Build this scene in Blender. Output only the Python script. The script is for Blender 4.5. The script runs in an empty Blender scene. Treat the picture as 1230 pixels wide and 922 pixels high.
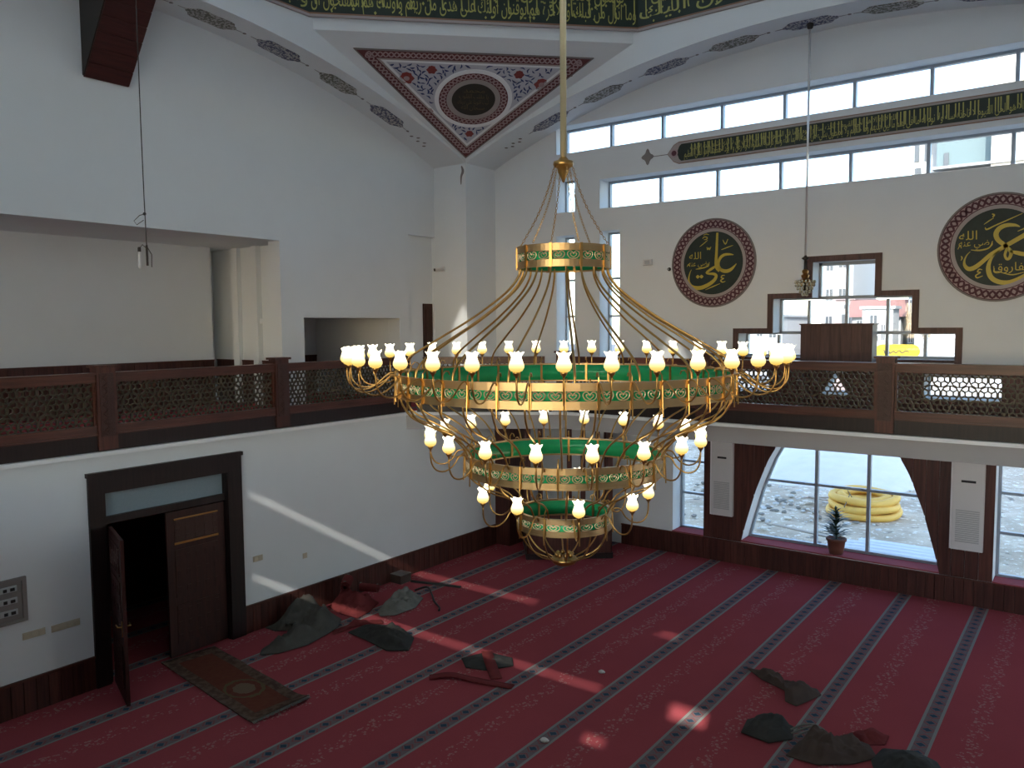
import bpy, math, random, unicodedata
from mathutils import Vector, Matrix, noise
rnd = random.Random(7)
S = bpy.context.scene
COL = S.collection
PI = math.pi
V = Vector

# ------------------------------------------------------------------ camera
F_PX = 955.468
cam_d = bpy.data.cameras.new('camera')
cam_d.sensor_width = 36.0
cam_d.lens = 36.0 * F_PX / 1230.0
cam_d.clip_start = 0.05
cam_d.clip_end = 500
cam = bpy.data.objects.new('camera', cam_d)
COL.objects.link(cam)
CAM_R = V((0.80050346, 0.59928532, -0.00716336))
CAM_U = V((-0.03820161, 0.06294904, 0.99728534))
CAM_F = V((-0.59810939, 0.79805672, -0.07328459))
mw = Matrix((CAM_R, CAM_U, -CAM_F)).transposed().to_4x4()
mw.translation = V((10.90, -15.55, 4.90))
cam.matrix_world = mw
S.camera = cam

# ------------------------------------------------------------------ sky, sun, exposure
SKY_STRENGTH = 0.42
SUN_STRENGTH = 4.2
EXPOSURE = 1.2
world = bpy.data.worlds.new('world')
S.world = world
world.use_nodes = True
wn = world.node_tree
wn.nodes.clear()
sky = wn.nodes.new('ShaderNodeTexSky')
sky.sky_type = 'NISHITA'
sky.sun_disc = False
sky.sun_elevation = math.radians(30)
sky.sun_rotation = math.radians(163)
sky.air_density = 1.0
sky.dust_density = 0.8
sky.ozone_density = 1.2
wbg = wn.nodes.new('ShaderNodeBackground')
wbg.inputs['Strength'].default_value = SKY_STRENGTH
wo = wn.nodes.new('ShaderNodeOutputWorld')
wn.links.new(sky.outputs[0], wbg.inputs[0])
wn.links.new(wbg.outputs[0], wo.inputs[0])
sun_d = bpy.data.lights.new('sun', 'SUN')
sun_d.energy = SUN_STRENGTH
sun_d.angle = math.radians(0.55)
sun_d.color = (1.0, 0.93, 0.84)
sun = bpy.data.objects.new('sun', sun_d)
COL.objects.link(sun)
sun.rotation_euler = V((-0.33, 1.0, -0.60)).to_track_quat('-Z', 'Y').to_euler()
sun.location = (6, -40, 30)
S.view_settings.view_transform = 'Standard'
S.view_settings.look = 'None'
S.view_settings.gamma = 1.0
S.view_settings.exposure = EXPOSURE
S.view_settings.use_curve_mapping = False
S.cycles.max_bounces = 9
S.cycles.diffuse_bounces = 6
S.cycles.glossy_bounces = 3
S.cycles.transmission_bounces = 4
S.cycles.transparent_max_bounces = 12
S.cycles.sample_clamp_indirect = 6.0
S.cycles.caustics_reflective = False
S.cycles.caustics_refractive = False


def portal(name, loc, rot, sx, sy):
    d = bpy.data.lights.new(name, 'AREA')
    d.shape = 'RECTANGLE'
    d.size = sx
    d.size_y = sy
    d.cycles.is_portal = True
    o = bpy.data.objects.new(name, d)
    COL.objects.link(o)
    o.location = loc
    o.rotation_euler = rot


# ------------------------------------------------------------------ materials
class NT:
    def __init__(self, m):
        m.use_nodes = True
        self.t = m.node_tree
        self.t.nodes.clear()
        self.out = self.t.nodes.new('ShaderNodeOutputMaterial')

    def new(self, typ, **kw):
        n = self.t.nodes.new(typ)
        for k, v in kw.items():
            setattr(n, k, v)
        return n

    def put(self, sock, v):
        if isinstance(v, bpy.types.NodeSocket):
            self.t.links.new(v, sock)
        elif v is not None:
            if isinstance(v, tuple) and len(v) == 3 and sock.type == 'RGBA':
                v = (*v, 1)
            sock.default_value = v

    def m(self, op, a, b=None, c=None):
        n = self.new('ShaderNodeMath', operation=op)
        self.put(n.inputs[0], a)
        if b is not None:
            self.put(n.inputs[1], b)
        if c is not None:
            self.put(n.inputs[2], c)
        return n.outputs[0]

    def mix(self, f, a, b):
        n = self.new('ShaderNodeMix', data_type='RGBA')
        self.put(n.inputs[0], f)
        self.put(n.inputs[6], a)
        self.put(n.inputs[7], b)
        return n.outputs[2]

    def coord(self, kind='Object'):
        return self.new('ShaderNodeTexCoord').outputs[kind]

    def xyz(self, v):
        n = self.new('ShaderNodeSeparateXYZ')
        self.put(n.inputs[0], v)
        return n.outputs

    def comb(self, x, y, z):
        n = self.new('ShaderNodeCombineXYZ')
        for s, v in zip(n.inputs, (x, y, z)):
            self.put(s, v)
        return n.outputs[0]

    def noise(self, v, scale, detail=3, rough=0.55):
        n = self.new('ShaderNodeTexNoise')
        self.put(n.inputs['Vector'], v)
        n.inputs['Scale'].default_value = scale
        n.inputs['Detail'].default_value = detail
        n.inputs['Roughness'].default_value = rough
        return n.outputs[0]

    def vor(self, v, scale, out='Distance'):
        n = self.new('ShaderNodeTexVoronoi')
        self.put(n.inputs['Vector'], v)
        n.inputs['Scale'].default_value = scale
        return n.outputs[out]

    def scale(self, v, s):
        n = self.new('ShaderNodeMapping')
        self.put(n.inputs[0], v)
        n.inputs['Scale'].default_value = s
        return n.outputs[0]

    def step(self, v, lo, hi):
        n = self.new('ShaderNodeMapRange')
        self.put(n.inputs[0], v)
        n.inputs[1].default_value = lo
        n.inputs[2].default_value = hi
        return n.outputs[0]

    def bsdf(self, col, rough=0.6, metal=0.0, bump=None, bstr=0.2, bdist=0.01, spec=0.5, **kw):
        n = self.new('ShaderNodeBsdfPrincipled')
        self.put(n.inputs['Base Color'], col)
        self.put(n.inputs['Roughness'], rough)
        self.put(n.inputs['Metallic'], metal)
        n.inputs['Specular IOR Level'].default_value = spec
        for k, v in kw.items():
            self.put(n.inputs[k.replace('_', ' ')], v)
        if bump is not None:
            b = self.new('ShaderNodeBump')
            b.inputs['Strength'].default_value = bstr
            b.inputs['Distance'].default_value = bdist
            self.put(b.inputs['Height'], bump)
            self.t.links.new(b.outputs[0], n.inputs['Normal'])
        return n.outputs[0]

    def fin(self, s):
        self.t.links.new(s, self.out.inputs[0])


def mk(name):
    m = bpy.data.materials.new(name)
    return m, NT(m)


def plain(name, col, rough=0.6, metal=0.0, var=0.12, nscale=6.0, spec=0.5, bstr=0.08):
    m, t = mk(name)
    v = t.coord()
    n = t.noise(v, nscale, 4)
    c = t.mix(n, tuple(x * (1 - var) for x in col), tuple(min(1, x * (1 + var)) for x in col))
    t.fin(t.bsdf(c, rough, metal, bump=n, bstr=bstr, spec=spec))
    return m


def wood(name, dark, light, along='z', rough=0.42, vary=0.35):
    m, t = mk(name)
    v = t.coord()
    sc = {'z': (22, 22, 1.4), 'x': (1.4, 22, 22), 'y': (22, 1.4, 22)}[along]
    info = t.new('ShaderNodeObjectInfo').outputs['Random']
    off = t.new('ShaderNodeVectorMath', operation='ADD')
    t.put(off.inputs[0], v)
    t.put(off.inputs[1], t.comb(t.m('MULTIPLY', info, 9.0), t.m('MULTIPLY', info, 5.0), t.m('MULTIPLY', info, 7.0)))
    n = t.noise(t.scale(off.outputs[0], sc), 1.0, 5, 0.6)
    f = t.step(n, 0.3, 0.72)
    c = t.mix(f, dark, light)
    k = t.m('ADD', 1.0 - vary / 2, t.m('MULTIPLY', info, vary))
    h = t.new('ShaderNodeVectorMath', operation='SCALE')
    t.put(h.inputs[0], c)
    t.put(h.inputs[3], k)
    t.fin(t.bsdf(h.outputs[0], rough, bump=n, bstr=0.12, bdist=0.004, spec=0.4))
    return m


M = {}
M['plaster'] = plain('plaster', (0.75, 0.785, 0.80), 0.9, var=0.03, nscale=2.0, spec=0.15, bstr=0.05)
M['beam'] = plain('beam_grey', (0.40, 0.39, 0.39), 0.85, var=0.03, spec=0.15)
M['ledge'] = plain('ledge', (0.84, 0.85, 0.86), 0.8, var=0.02, spec=0.2)
M['wood'] = wood('wood', (0.040, 0.012, 0.009), (0.105, 0.036, 0.026), 'z')
M['wood_x'] = wood('wood_x', (0.046, 0.014, 0.010), (0.115, 0.039, 0.027), 'x', 0.35, 0.1)
M['wood_y'] = wood('wood_y', (0.046, 0.014, 0.010), (0.115, 0.039, 0.027), 'y', 0.35, 0.1)
M['wood_dark'] = wood('wood_dark', (0.010, 0.006, 0.006), (0.026, 0.013, 0.012), 'z', 0.45, 0.1)
M['wood_door'] = wood('wood_door', (0.022, 0.007, 0.006), (0.060, 0.020, 0.015), 'z', 0.4, 0.1)
M['wood_case'] = wood('wood_case', (0.055, 0.026, 0.022), (0.125, 0.062, 0.052), 'z', 0.5, 0.1)
M['wood_box'] = wood('wood_box', (0.035, 0.008, 0.007), (0.080, 0.020, 0.016), 'y', 0.5, 0.1)
M['carved'] = plain('carved', (0.050, 0.018, 0.013), 0.45, var=0.6, nscale=60, bstr=0.6)
M['lattice'] = plain('lattice', (0.052, 0.040, 0.022), 0.5, var=0.3, nscale=12)
M['alu'] = plain('alu', (0.30, 0.34, 0.38), 0.45, 0.3, var=0.04)
M['brass'] = plain('brass', (0.50, 0.30, 0.10), 0.28, 1.0, var=0.08, nscale=14, bstr=0.02)
M['gold'] = plain('gold', (0.46, 0.32, 0.16), 0.36, 0.9, var=0.08, nscale=10, bstr=0.02)
M['tracery'] = plain('tracery_gold', (0.74, 0.60, 0.40), 0.4, 0.6, var=0.05)
M['pale_brass'] = plain('pale_brass', (0.62, 0.58, 0.38), 0.3, 0.45, var=0.04)
M['darkmetal'] = plain('darkmetal', (0.05, 0.045, 0.04), 0.5, 0.5)
M['steel'] = plain('steel', (0.95, 0.96, 0.97), 0.18, 0.55, var=0.02)
M['white_plastic'] = plain('white_plastic', (0.66, 0.66, 0.66), 0.5, var=0.03)
M['cream_plastic'] = plain('cream_plastic', (0.52, 0.47, 0.36), 0.5, var=0.03)
M['grille'] = plain('grille', (0.44, 0.45, 0.46), 0.6, var=0.05)
M['black'] = plain('black', (0.010, 0.010, 0.011), 0.5)
M['panel_grey'] = plain('panel_grey', (0.24, 0.22, 0.21), 0.6, var=0.1)
M['field_green'] = plain('field_green', (0.012, 0.026, 0.018), 0.6, var=0.4, nscale=9)
M['letter_gold'] = plain('letter_gold', (0.40, 0.38, 0.10), 0.5, var=0.15)
M['letter_yellow'] = plain('letter_yellow', (0.52, 0.40, 0.045), 0.5, var=0.12)
M['letter_dim'] = plain('letter_dim', (0.11, 0.085, 0.03), 0.5, var=0.15)
M['trim_copper'] = plain('trim_copper', (0.24, 0.12, 0.075), 0.5, var=0.1)
M['pink'] = plain('pink', (0.39, 0.28, 0.28), 0.7, var=0.06)
M['pink_grey'] = plain('pink_grey', (0.38, 0.33, 0.31), 0.7, var=0.06)
M['maroon'] = plain('maroon', (0.085, 0.018, 0.028), 0.6, var=0.15)
M['red_deep'] = plain('red_deep', (0.12, 0.022, 0.024), 0.6, var=0.15)
M['pale_blue'] = plain('pale_blue', (0.52, 0.53, 0.58), 0.7, var=0.05)
M['leaf_blue'] = plain('leaf_blue', (0.022, 0.040, 0.150), 0.6, var=0.25)
M['flower_red'] = plain('flower_red', (0.23, 0.035, 0.030), 0.6, var=0.2)
M['disc_black'] = plain('disc_black', (0.020, 0.017, 0.012), 0.5, var=0.4, nscale=14)
M['grey_motif'] = plain('grey_motif', (0.20, 0.18, 0.17), 0.7, var=0.1)
M['sill_red'] = plain('sill_red', (0.30, 0.065, 0.075), 0.9, var=0.15, nscale=30, spec=0.1)
M['terracotta'] = plain('terracotta', (0.16, 0.055, 0.035), 0.7, var=0.15)
M['soil'] = plain('soil', (0.03, 0.02, 0.015), 0.95)
M['plant'] = plain('plant', (0.012, 0.030, 0.014), 0.5, var=0.4)
M['felt_grey'] = plain('felt_grey', (0.085, 0.082, 0.072), 0.95, var=0.25, nscale=9, spec=0.1, bstr=0.4)
M['felt_light'] = plain('felt_light', (0.17, 0.17, 0.15), 0.95, var=0.5, nscale=7, spec=0.1, bstr=0.4)
M['felt_dark'] = plain('felt_dark', (0.05, 0.05, 0.047), 0.95, var=0.25, nscale=9, spec=0.1, bstr=0.4)
M['felt_brown'] = plain('felt_brown', (0.082, 0.060, 0.050), 0.95, var=0.25, nscale=9, spec=0.1, bstr=0.4)
M['carpet_red'] = plain('carpet_red', (0.17, 0.036, 0.036), 0.95, var=0.25, nscale=12, spec=0.05, bstr=0.4)
M['white_scrap'] = plain('white_scrap', (0.6, 0.58, 0.56), 0.8)
M['crystal'] = plain('crystal', (0.55, 0.52, 0.38), 0.15, 0.4, var=0.5, nscale=60)
M['ceiling_grey'] = plain('ceiling_grey', (0.5, 0.5, 0.5), 0.9)
M['ground'] = None
M['gravel_white'] = plain('gravel_white', (0.72, 0.67, 0.58), 0.95, var=0.12, nscale=2.5, spec=0.1, bstr=0.4)
M['rubble'] = plain('rubble', (0.55, 0.54, 0.50), 0.95, var=0.3, nscale=7)
M['rubble_dark'] = plain('rubble_dark', (0.22, 0.21, 0.18), 0.95, var=0.3, nscale=7)
M['hose'] = plain('hose', (0.80, 0.48, 0.10), 0.55, var=0.12, nscale=5)
M['sheet'] = plain('sheet_metal', (0.80, 0.84, 0.85), 0.4, 0.2, var=0.06)
M['timber'] = plain('timber', (0.36, 0.31, 0.25), 0.8, var=0.3)
M['house_white'] = plain('house_white', (0.40, 0.41, 0.41), 0.9, var=0.04)
M['house_cream'] = plain('house_cream', (0.46, 0.44, 0.41), 0.9, var=0.04)
M['house_pink'] = plain('house_pink', (0.34, 0.27, 0.26), 0.9, var=0.05)
M['tower_blue'] = plain('tower_blue', (0.10, 0.15, 0.16), 0.6, var=0.05)
M['roof_red'] = plain('roof_red', (0.25, 0.13, 0.11), 0.9, var=0.15)
M['win_dark'] = plain('win_dark', (0.06, 0.07, 0.08), 0.3)
M['sign_yellow'] = plain('sign_yellow', (0.42, 0.30, 0.01), 0.5, var=0.04)
M['sign_cyan'] = plain('sign_cyan', (0.03, 0.26, 0.30), 0.5, var=0.04)
M['ink'] = plain('ink', (0.03, 0.03, 0.03), 0.6)
M['asphalt'] = plain('asphalt', (0.16, 0.16, 0.16), 0.95)
M['car_paint'] = plain('car_paint', (0.18, 0.19, 0.2), 0.3)


def green_mat():
    m, t = mk('green_acrylic')
    v = t.coord()
    n = t.noise(v, 9, 3)
    c = t.mix(n, (0.02, 0.42, 0.15), (0.03, 0.55, 0.22))
    a = t.bsdf(c, 0.25)
    tr = t.new('ShaderNodeBsdfTranslucent')
    t.put(tr.inputs[0], c)
    mx = t.new('ShaderNodeMixShader')
    mx.inputs[0].default_value = 0.4
    t.t.links.new(a, mx.inputs[1])
    t.t.links.new(tr.outputs[0], mx.inputs[2])
    t.fin(mx.outputs[0])
    return m


def glass_mat(name, tint, gloss=0.06):
    m, t = mk(name)
    tr = t.new('ShaderNodeBsdfTransparent')
    t.put(tr.inputs[0], tint)
    gl = t.new('ShaderNodeBsdfGlossy')
    gl.inputs['Roughness'].default_value = 0.03
    mx = t.new('ShaderNodeMixShader')
    mx.inputs[0].default_value = gloss
    t.t.links.new(tr.outputs[0], mx.inputs[1])
    t.t.links.new(gl.outputs[0], mx.inputs[2])
    t.fin(mx.outputs[0])
    return m


def lamp_mat():
    m, t = mk('lit_lamp_glass')
    z = t.xyz(t.coord())[2]
    f = t.step(z, 0.012, 0.115)
    col = t.mix(f, (1.0, 0.66, 0.14), (1.0, 0.90, 0.66))
    st = t.m('ADD', 0.46, t.m('MULTIPLY', t.m('POWER', f, 1.8), 1.6))
    e = t.new('ShaderNodeEmission')
    t.put(e.inputs[0], col)
    t.put(e.inputs[1], st)
    t.fin(e.outputs[0])
    return m


def frosted_mat():
    m, t = mk('frosted_glass')
    n = t.noise(t.coord(), 40, 3)
    a = t.bsdf(t.mix(n, (0.20, 0.28, 0.31), (0.26, 0.34, 0.37)), 0.35)
    t.fin(a)
    return m


def carpet_mat():
    m, t = mk('striped_prayer_carpet')
    v = t.coord()
    x, y, z = t.xyz(v)
    n_big = t.noise(v, 0.8, 4)
    n_f = t.noise(v, 42, 3)
    red = t.mix(n_big, (0.31, 0.064, 0.076), (0.375, 0.078, 0.09))
    red = t.mix(t.m('MULTIPLY', n_f, 0.35), red, (0.20, 0.045, 0.053))
    u = t.m('FLOORED_MODULO', t.m('SUBTRACT', x, 0.82), 1.2)   # period 1.2 m across
    # blue-grey band 0 .. 0.22
    inb = t.m('LESS_THAN', u, 0.22)
    edge = t.m('GREATER_THAN', t.m('ABSOLUTE', t.m('SUBTRACT', u, 0.11)), 0.075)
    vy = t.m('ABSOLUTE', t.m('SUBTRACT', t.m('FLOORED_MODULO', y, 0.21), 0.105))
    vx = t.m('ABSOLUTE', t.m('SUBTRACT', u, 0.11))
    dia = t.m('ADD', vy, t.m('MULTIPLY', vx, 0.9))
    wob = t.m('MULTIPLY', t.noise(v, 55, 2), 0.03)
    dia = t.m('ADD', dia, wob)
    core = t.m('LESS_THAN', dia, 0.062)
    ring = t.m('MULTIPLY', t.m('GREATER_THAN', dia, 0.082), t.m('LESS_THAN', dia, 0.108))
    band = t.mix(t.noise(v, 30, 2), (0.125, 0.125, 0.14), (0.21, 0.145, 0.145))
    band = t.mix(ring, band, (0.22, 0.09, 0.09))
    band = t.mix(core, band, (0.04, 0.072, 0.105))
    band = t.mix(edge, band, (0.23, 0.24, 0.225))
    col = t.mix(inb, red, band)
    # pale flower garland, centre 0.59
    d = t.m('ABSOLUTE', t.m('SUBTRACT', u, t.m('ADD', 0.60, t.m('MULTIPLY', t.m('SINE', t.m('MULTIPLY', y, 15.0)), 0.035))))
    near = t.m('LESS_THAN', d, 0.10)
    blob = t.m('LESS_THAN', t.vor(v, 19), 0.42)
    spk = t.m('GREATER_THAN', t.noise(v, 24, 2), 0.47)
    fl = t.m('MULTIPLY', near, t.m('MULTIPLY', blob, spk))
    col = t.mix(t.m('MULTIPLY', fl, 0.5), col, (0.40, 0.29, 0.25))
    t.fin(t.bsdf(col, 0.95, bump=n_f, bstr=0.3, bdist=0.004, spec=0.0))
    return m


def rug_mat():
    m, t = mk('worn_rug')
    v = t.coord()
    x, y, z = t.xyz(v)
    ax = t.m('ABSOLUTE', x)
    ay = t.m('ABSOLUTE', y)
    n = t.noise(v, 14, 4)
    edge = t.m('MAXIMUM', t.m('SUBTRACT', ax, 1.10), t.m('SUBTRACT', ay, 0.25))
    brd = t.m('GREATER_THAN', edge, 0.0)
    med = t.m('SQRT', t.m('ADD', t.m('POWER', t.m('SUBTRACT', x, 0.35), 2.0), t.m('POWER', t.m('MULTIPLY', y, 1.3), 2.0)))
    lob = t.m('ADD', med, t.m('MULTIPLY', n, 0.1))
    c = t.mix(n, (0.115, 0.028, 0.022), (0.16, 0.06, 0.035))
    c = t.mix(t.m('LESS_THAN', lob, 0.23), c, (0.17, 0.12, 0.08))
    c = t.mix(t.m('MULTIPLY', t.m('GREATER_THAN', lob, 0.33), t.m('LESS_THAN', lob, 0.38)), c, (0.12, 0.095, 0.05))
    bc = t.mix(t.step(t.noise(v, 11, 4), 0.42, 0.58), (0.085, 0.050, 0.038), (0.135, 0.09, 0.066))
    c = t.mix(brd, c, bc)
    t.fin(t.bsdf(c, 0.95, bump=n, bstr=0.3, bdist=0.004, spec=0.05))
    return m


def soffit_motif(name, col):
    m, t = mk(name)
    v = t.coord()
    f = t.m('GREATER_THAN', t.vor(v, 17), 0.36)
    g = t.m('GREATER_THAN', t.noise(v, 22, 2), 0.47)
    c = t.mix(t.m('MULTIPLY', f, g), (0.46, 0.45, 0.44), col)
    t.fin(t.bsdf(c, 0.8))
    return m


def ground_mat():
    m, t = mk('churned_soil')
    v = t.coord()
    a = t.noise(v, 0.7, 5, 0.65)
    b = t.noise(v, 5.0, 5, 0.7)
    c = t.mix(t.step(a, 0.35, 0.65), (0.64, 0.54, 0.41), (0.40, 0.33, 0.24))
    c = t.mix(t.step(b, 0.56, 0.62), c, (0.84, 0.78, 0.66))
    c = t.mix(t.step(t.noise(v, 2.1, 4), 0.62, 0.7), c, (0.20, 0.175, 0.14))
    t.fin(t.bsdf(c, 0.95, bump=b, bstr=0.6, bdist=0.05, spec=0.1))
    return m


M['ground'] = ground_mat()
M['green'] = green_mat()
M['glass'] = glass_mat('window_glass', (0.93, 0.95, 0.96))
M['glass_dim'] = glass_mat('tinted_glass', (0.50, 0.50, 0.50))


def frost_glass_mat():
    m, t = mk('frosted_window_glass')
    tr = t.new('ShaderNodeBsdfTranslucent')
    t.put(tr.inputs[0], (0.86, 0.92, 0.96))
    t.fin(tr.outputs[0])
    return m


M['glass_frost'] = frost_glass_mat()
M['lamp'] = lamp_mat()
M['frosted'] = frosted_mat()
M['carpet'] = carpet_mat()
M['rug'] = rug_mat()
M['motif_blue'] = soffit_motif('motif_blue', (0.09, 0.095, 0.16))
M['motif_olive'] = soffit_motif('motif_olive', (0.15, 0.15, 0.12))


# ------------------------------------------------------------------ mesh helpers
class MB:
    def __init__(self):
        self.v = []
        self.f = []

    def add(self, vs, fs):
        o = len(self.v)
        self.v += [tuple(p) for p in vs]
        self.f += [tuple(i + o for i in q) for q in fs]
        return self

    def box(self, x0, x1, y0, y1, z0, z1):
        return self.add([(x0, y0, z0), (x1, y0, z0), (x1, y1, z0), (x0, y1, z0), (x0, y0, z1), (x1, y0, z1), (x1, y1, z1), (x0, y1, z1)],
                        [(0, 3, 2, 1), (4, 5, 6, 7), (0, 1, 5, 4), (1, 2, 6, 5), (2, 3, 7, 6), (3, 0, 4, 7)])

    def bar(self, a, b, w, h, up=(0, 0, 1)):
        a, b = V(a), V(b)
        d = (b - a).normalized()
        s = d.cross(V(up))
        if s.length < 1e-5:
            s = d.cross(V((1, 0, 0)))
        s = s.normalized() * (w / 2)
        u = s.cross(d).normalized() * (h / 2)
        vs = [a - s - u, a + s - u, a + s + u, a - s + u, b - s - u, b + s - u, b + s + u, b - s + u]
        return self.add(vs, [(0, 3, 2, 1), (4, 5, 6, 7), (0, 1, 5, 4), (1, 2, 6, 5), (2, 3, 7, 6), (3, 0, 4, 7)])

    def prism(self, poly, fn, d0, d1):
        n = len(poly)
        vs = [fn(a, b, d0) for a, b in poly] + [fn(a, b, d1) for a, b in poly]
        fs = [tuple(range(n - 1, -1, -1)), tuple(range(n, 2 * n))]
        fs += [(i, (i + 1) % n, n + (i + 1) % n, n + i) for i in range(n)]
        return self.add(vs, fs)

    def strip(self, pa, pb, fn, d0, d1):
        """solid ribbon between two 2D polylines"""
        n = len(pa)
        vs = [fn(*p, d0) for p in pa] + [fn(*p, d0) for p in pb] + [fn(*p, d1) for p in pa] + [fn(*p, d1) for p in pb]
        fs = []
        for i in range(n - 1):
            fs += [(i, i + 1, n + i + 1, n + i), (2 * n + i, 3 * n + i, 3 * n + i + 1, 2 * n + i + 1),
                   (i, 2 * n + i, 2 * n + i + 1, i + 1), (n + i, n + i + 1, 3 * n + i + 1, 3 * n + i)]
        fs += [(0, n, 3 * n, 2 * n), (n - 1, 3 * n - 1, 4 * n - 1, 2 * n - 1)]
        return self.add(vs, fs)

    def tube(self, pts, r, n=6, cap=True, closed=False):
        pts = [V(p) for p in pts]
        k = len(pts)
        rs = r if isinstance(r, (list, tuple)) else [r] * k
        vs = []
        prev = None
        for i in range(k):
            if closed:
                d = pts[(i + 1) % k] - pts[i - 1]
            else:
                d = pts[min(i + 1, k - 1)] - pts[max(i - 1, 0)]
            d.normalize()
            if prev is None:
                s = d.cross(V((0, 0, 1)))
                if s.length < 1e-4:
                    s = d.cross(V((0, 1, 0)))
            else:
                s = prev - d * prev.dot(d)
                if s.length < 1e-5:
                    s = d.cross(V((0.3, 1, 0.2)))
            s.normalize()
            prev = s
            u = d.cross(s)
            for j in range(n):
                a = 2 * PI * j / n
                vs.append(pts[i] + (s * math.cos(a) + u * math.sin(a)) * rs[i])
        fs = []
        for i in range(k if closed else k - 1):
            i2 = (i + 1) % k
            for j in range(n):
                fs.append((i * n + j, i * n + (j + 1) % n, i2 * n + (j + 1) % n, i2 * n + j))
        if cap and not closed:
            fs.append(tuple(range(n - 1, -1, -1)))
            fs.append(tuple((k - 1) * n + j for j in range(n)))
        return self.add(vs, fs)

    def lathe(self, prof, n=16, c=(0, 0, 0), close=False):
        vs = []
        for r, z in prof:
            for j in range(n):
                a = 2 * PI * j / n
                vs.append((c[0] + r * math.cos(a), c[1] + r * math.sin(a), c[2] + z))
        fs = []
        k = len(prof)
        for i in range(k if close else k - 1):
            i2 = (i + 1) % k
            for j in range(n):
                fs.append((i * n + j, i * n + (j + 1) % n, i2 * n + (j + 1) % n, i2 * n + j))
        if not close:
            if prof[0][0] > 1e-6:
                fs.append(tuple(range(n - 1, -1, -1)))
            if prof[-1][0] > 1e-6:
                fs.append(tuple((k - 1) * n + j for j in range(n)))
        return self.add(vs, fs)

    def sphere(self, c, r, n=10, m=6, sz=1.0):
        prof = [(max(1e-7, r * math.sin(PI * i / m)), -r * sz * math.cos(PI * i / m)) for i in range(m + 1)]
        return self.lathe(prof, n, c)

    def mesh(self, name, smooth=False):
        me = bpy.data.meshes.new(name)
        me.from_pydata(self.v, [], self.f)
        me.validate(clean_customdata=False)
        if smooth:
            me.polygons.foreach_set('use_smooth', [True] * len(me.polygons))
        me.update()
        return me


def link(name, me, mat=None, parent=None, loc=(0, 0, 0), rz=0.0, label=None):
    o = bpy.data.objects.new(name, me)
    COL.objects.link(o)
    if mat is not None and me is not None and not me.materials:
        me.materials.append(M[mat] if isinstance(mat, str) else mat)
    o.location = loc
    o.rotation_euler = (0, 0, rz)
    if parent is not None:
        o.parent = parent
    if label:
        o['label'] = label
    return o


def obj(name, mb, mat, parent=None, smooth=False, loc=(0, 0, 0), rz=0.0, label=None, world=True):
    """world=True: mesh is in world coordinates, cancel the parent's (translation only) offset"""
    o = link(name, mb.mesh(name, smooth), mat, parent, loc, rz, label)
    if parent is not None and world:
        w = V((0, 0, 0))
        p = parent
        while p is not None:
            w += p.location
            p = p.parent
        o.location = V(loc) - w
    return o


def empty(name, loc=(0, 0, 0), rz=0.0):
    o = bpy.data.objects.new(name, None)
    COL.objects.link(o)
    o.location = loc
    o.rotation_euler = (0, 0, rz)
    o.empty_display_size = 0.2
    return o


def tag(o, label, cat, group=None, kind=None):
    o['label'] = label
    o['category'] = cat
    if group:
        o['group'] = group
    if kind:
        o['kind'] = kind
    return o


def thing(name, label, cat, loc=(0, 0, 0), rz=0.0, group=None):
    return tag(empty(name, loc, rz), label, cat, group)


def struct(name, mb, mat, label=None, smooth=False):
    o = obj(name, mb, mat, None, smooth)
    o['kind'] = 'structure'
    if label:
        o['label'] = label
    return o


def wall_cells(mb, axis, p0, p1, u0, u1, z0, z1, holes):
    """rectangular wall slab with rectangular openings, reveals included"""
    us = sorted({u0, u1} | {a for h in holes for a in (h[0], h[1]) if u0 < a < u1})
    zs = sorted({z0, z1} | {a for h in holes for a in (h[2], h[3]) if z0 < a < z1})

    def solid(i, j):
        if not (0 <= i < len(us) - 1 and 0 <= j < len(zs) - 1):
            return False
        a, b = (us[i] + us[i + 1]) / 2, (zs[j] + zs[j + 1]) / 2
        return not any(h[0] < a < h[1] and h[2] < b < h[3] for h in holes)
    P = (lambda u, p, z: (p, u, z)) if axis == 'x' else (lambda u, p, z: (u, p, z))
    for i in range(len(us) - 1):
        for j in range(len(zs) - 1):
            if not solid(i, j):
                continue
            a, b, c, d = us[i], us[i + 1], zs[j], zs[j + 1]
            for p in (p0, p1):
                mb.add([P(a, p, c), P(b, p, c), P(b, p, d), P(a, p, d)], [(0, 1, 2, 3)])
            for (di, dj, q) in ((-1, 0, [(a, c), (a, d)]), (1, 0, [(b, c), (b, d)]), (0, -1, [(a, c), (b, c)]), (0, 1, [(a, d), (b, d)])):
                if not solid(i + di, j + dj):
                    (ua, za), (ub, zb) = q
                    mb.add([P(ua, p0, za), P(ub, p0, zb), P(ub, p1, zb), P(ua, p1, za)], [(0, 1, 2, 3)])


def catmull(pts, k=6):
    out = []
    n = len(pts)
    for i in range(n - 1):
        p0, p1, p2, p3 = pts[max(i - 1, 0)], pts[i], pts[i + 1], pts[min(i + 2, n - 1)]
        for s in range(k):
            t = s / k
            out.append(tuple(0.5 * ((2 * b) + (-a + c) * t + (2 * a - 5 * b + 4 * c - d) * t * t + (-a + 3 * b - 3 * c + d) * t ** 3)
                             for a, b, c, d in zip(p0, p1, p2, p3)))
    out.append(tuple(pts[-1]))
    return out


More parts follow.
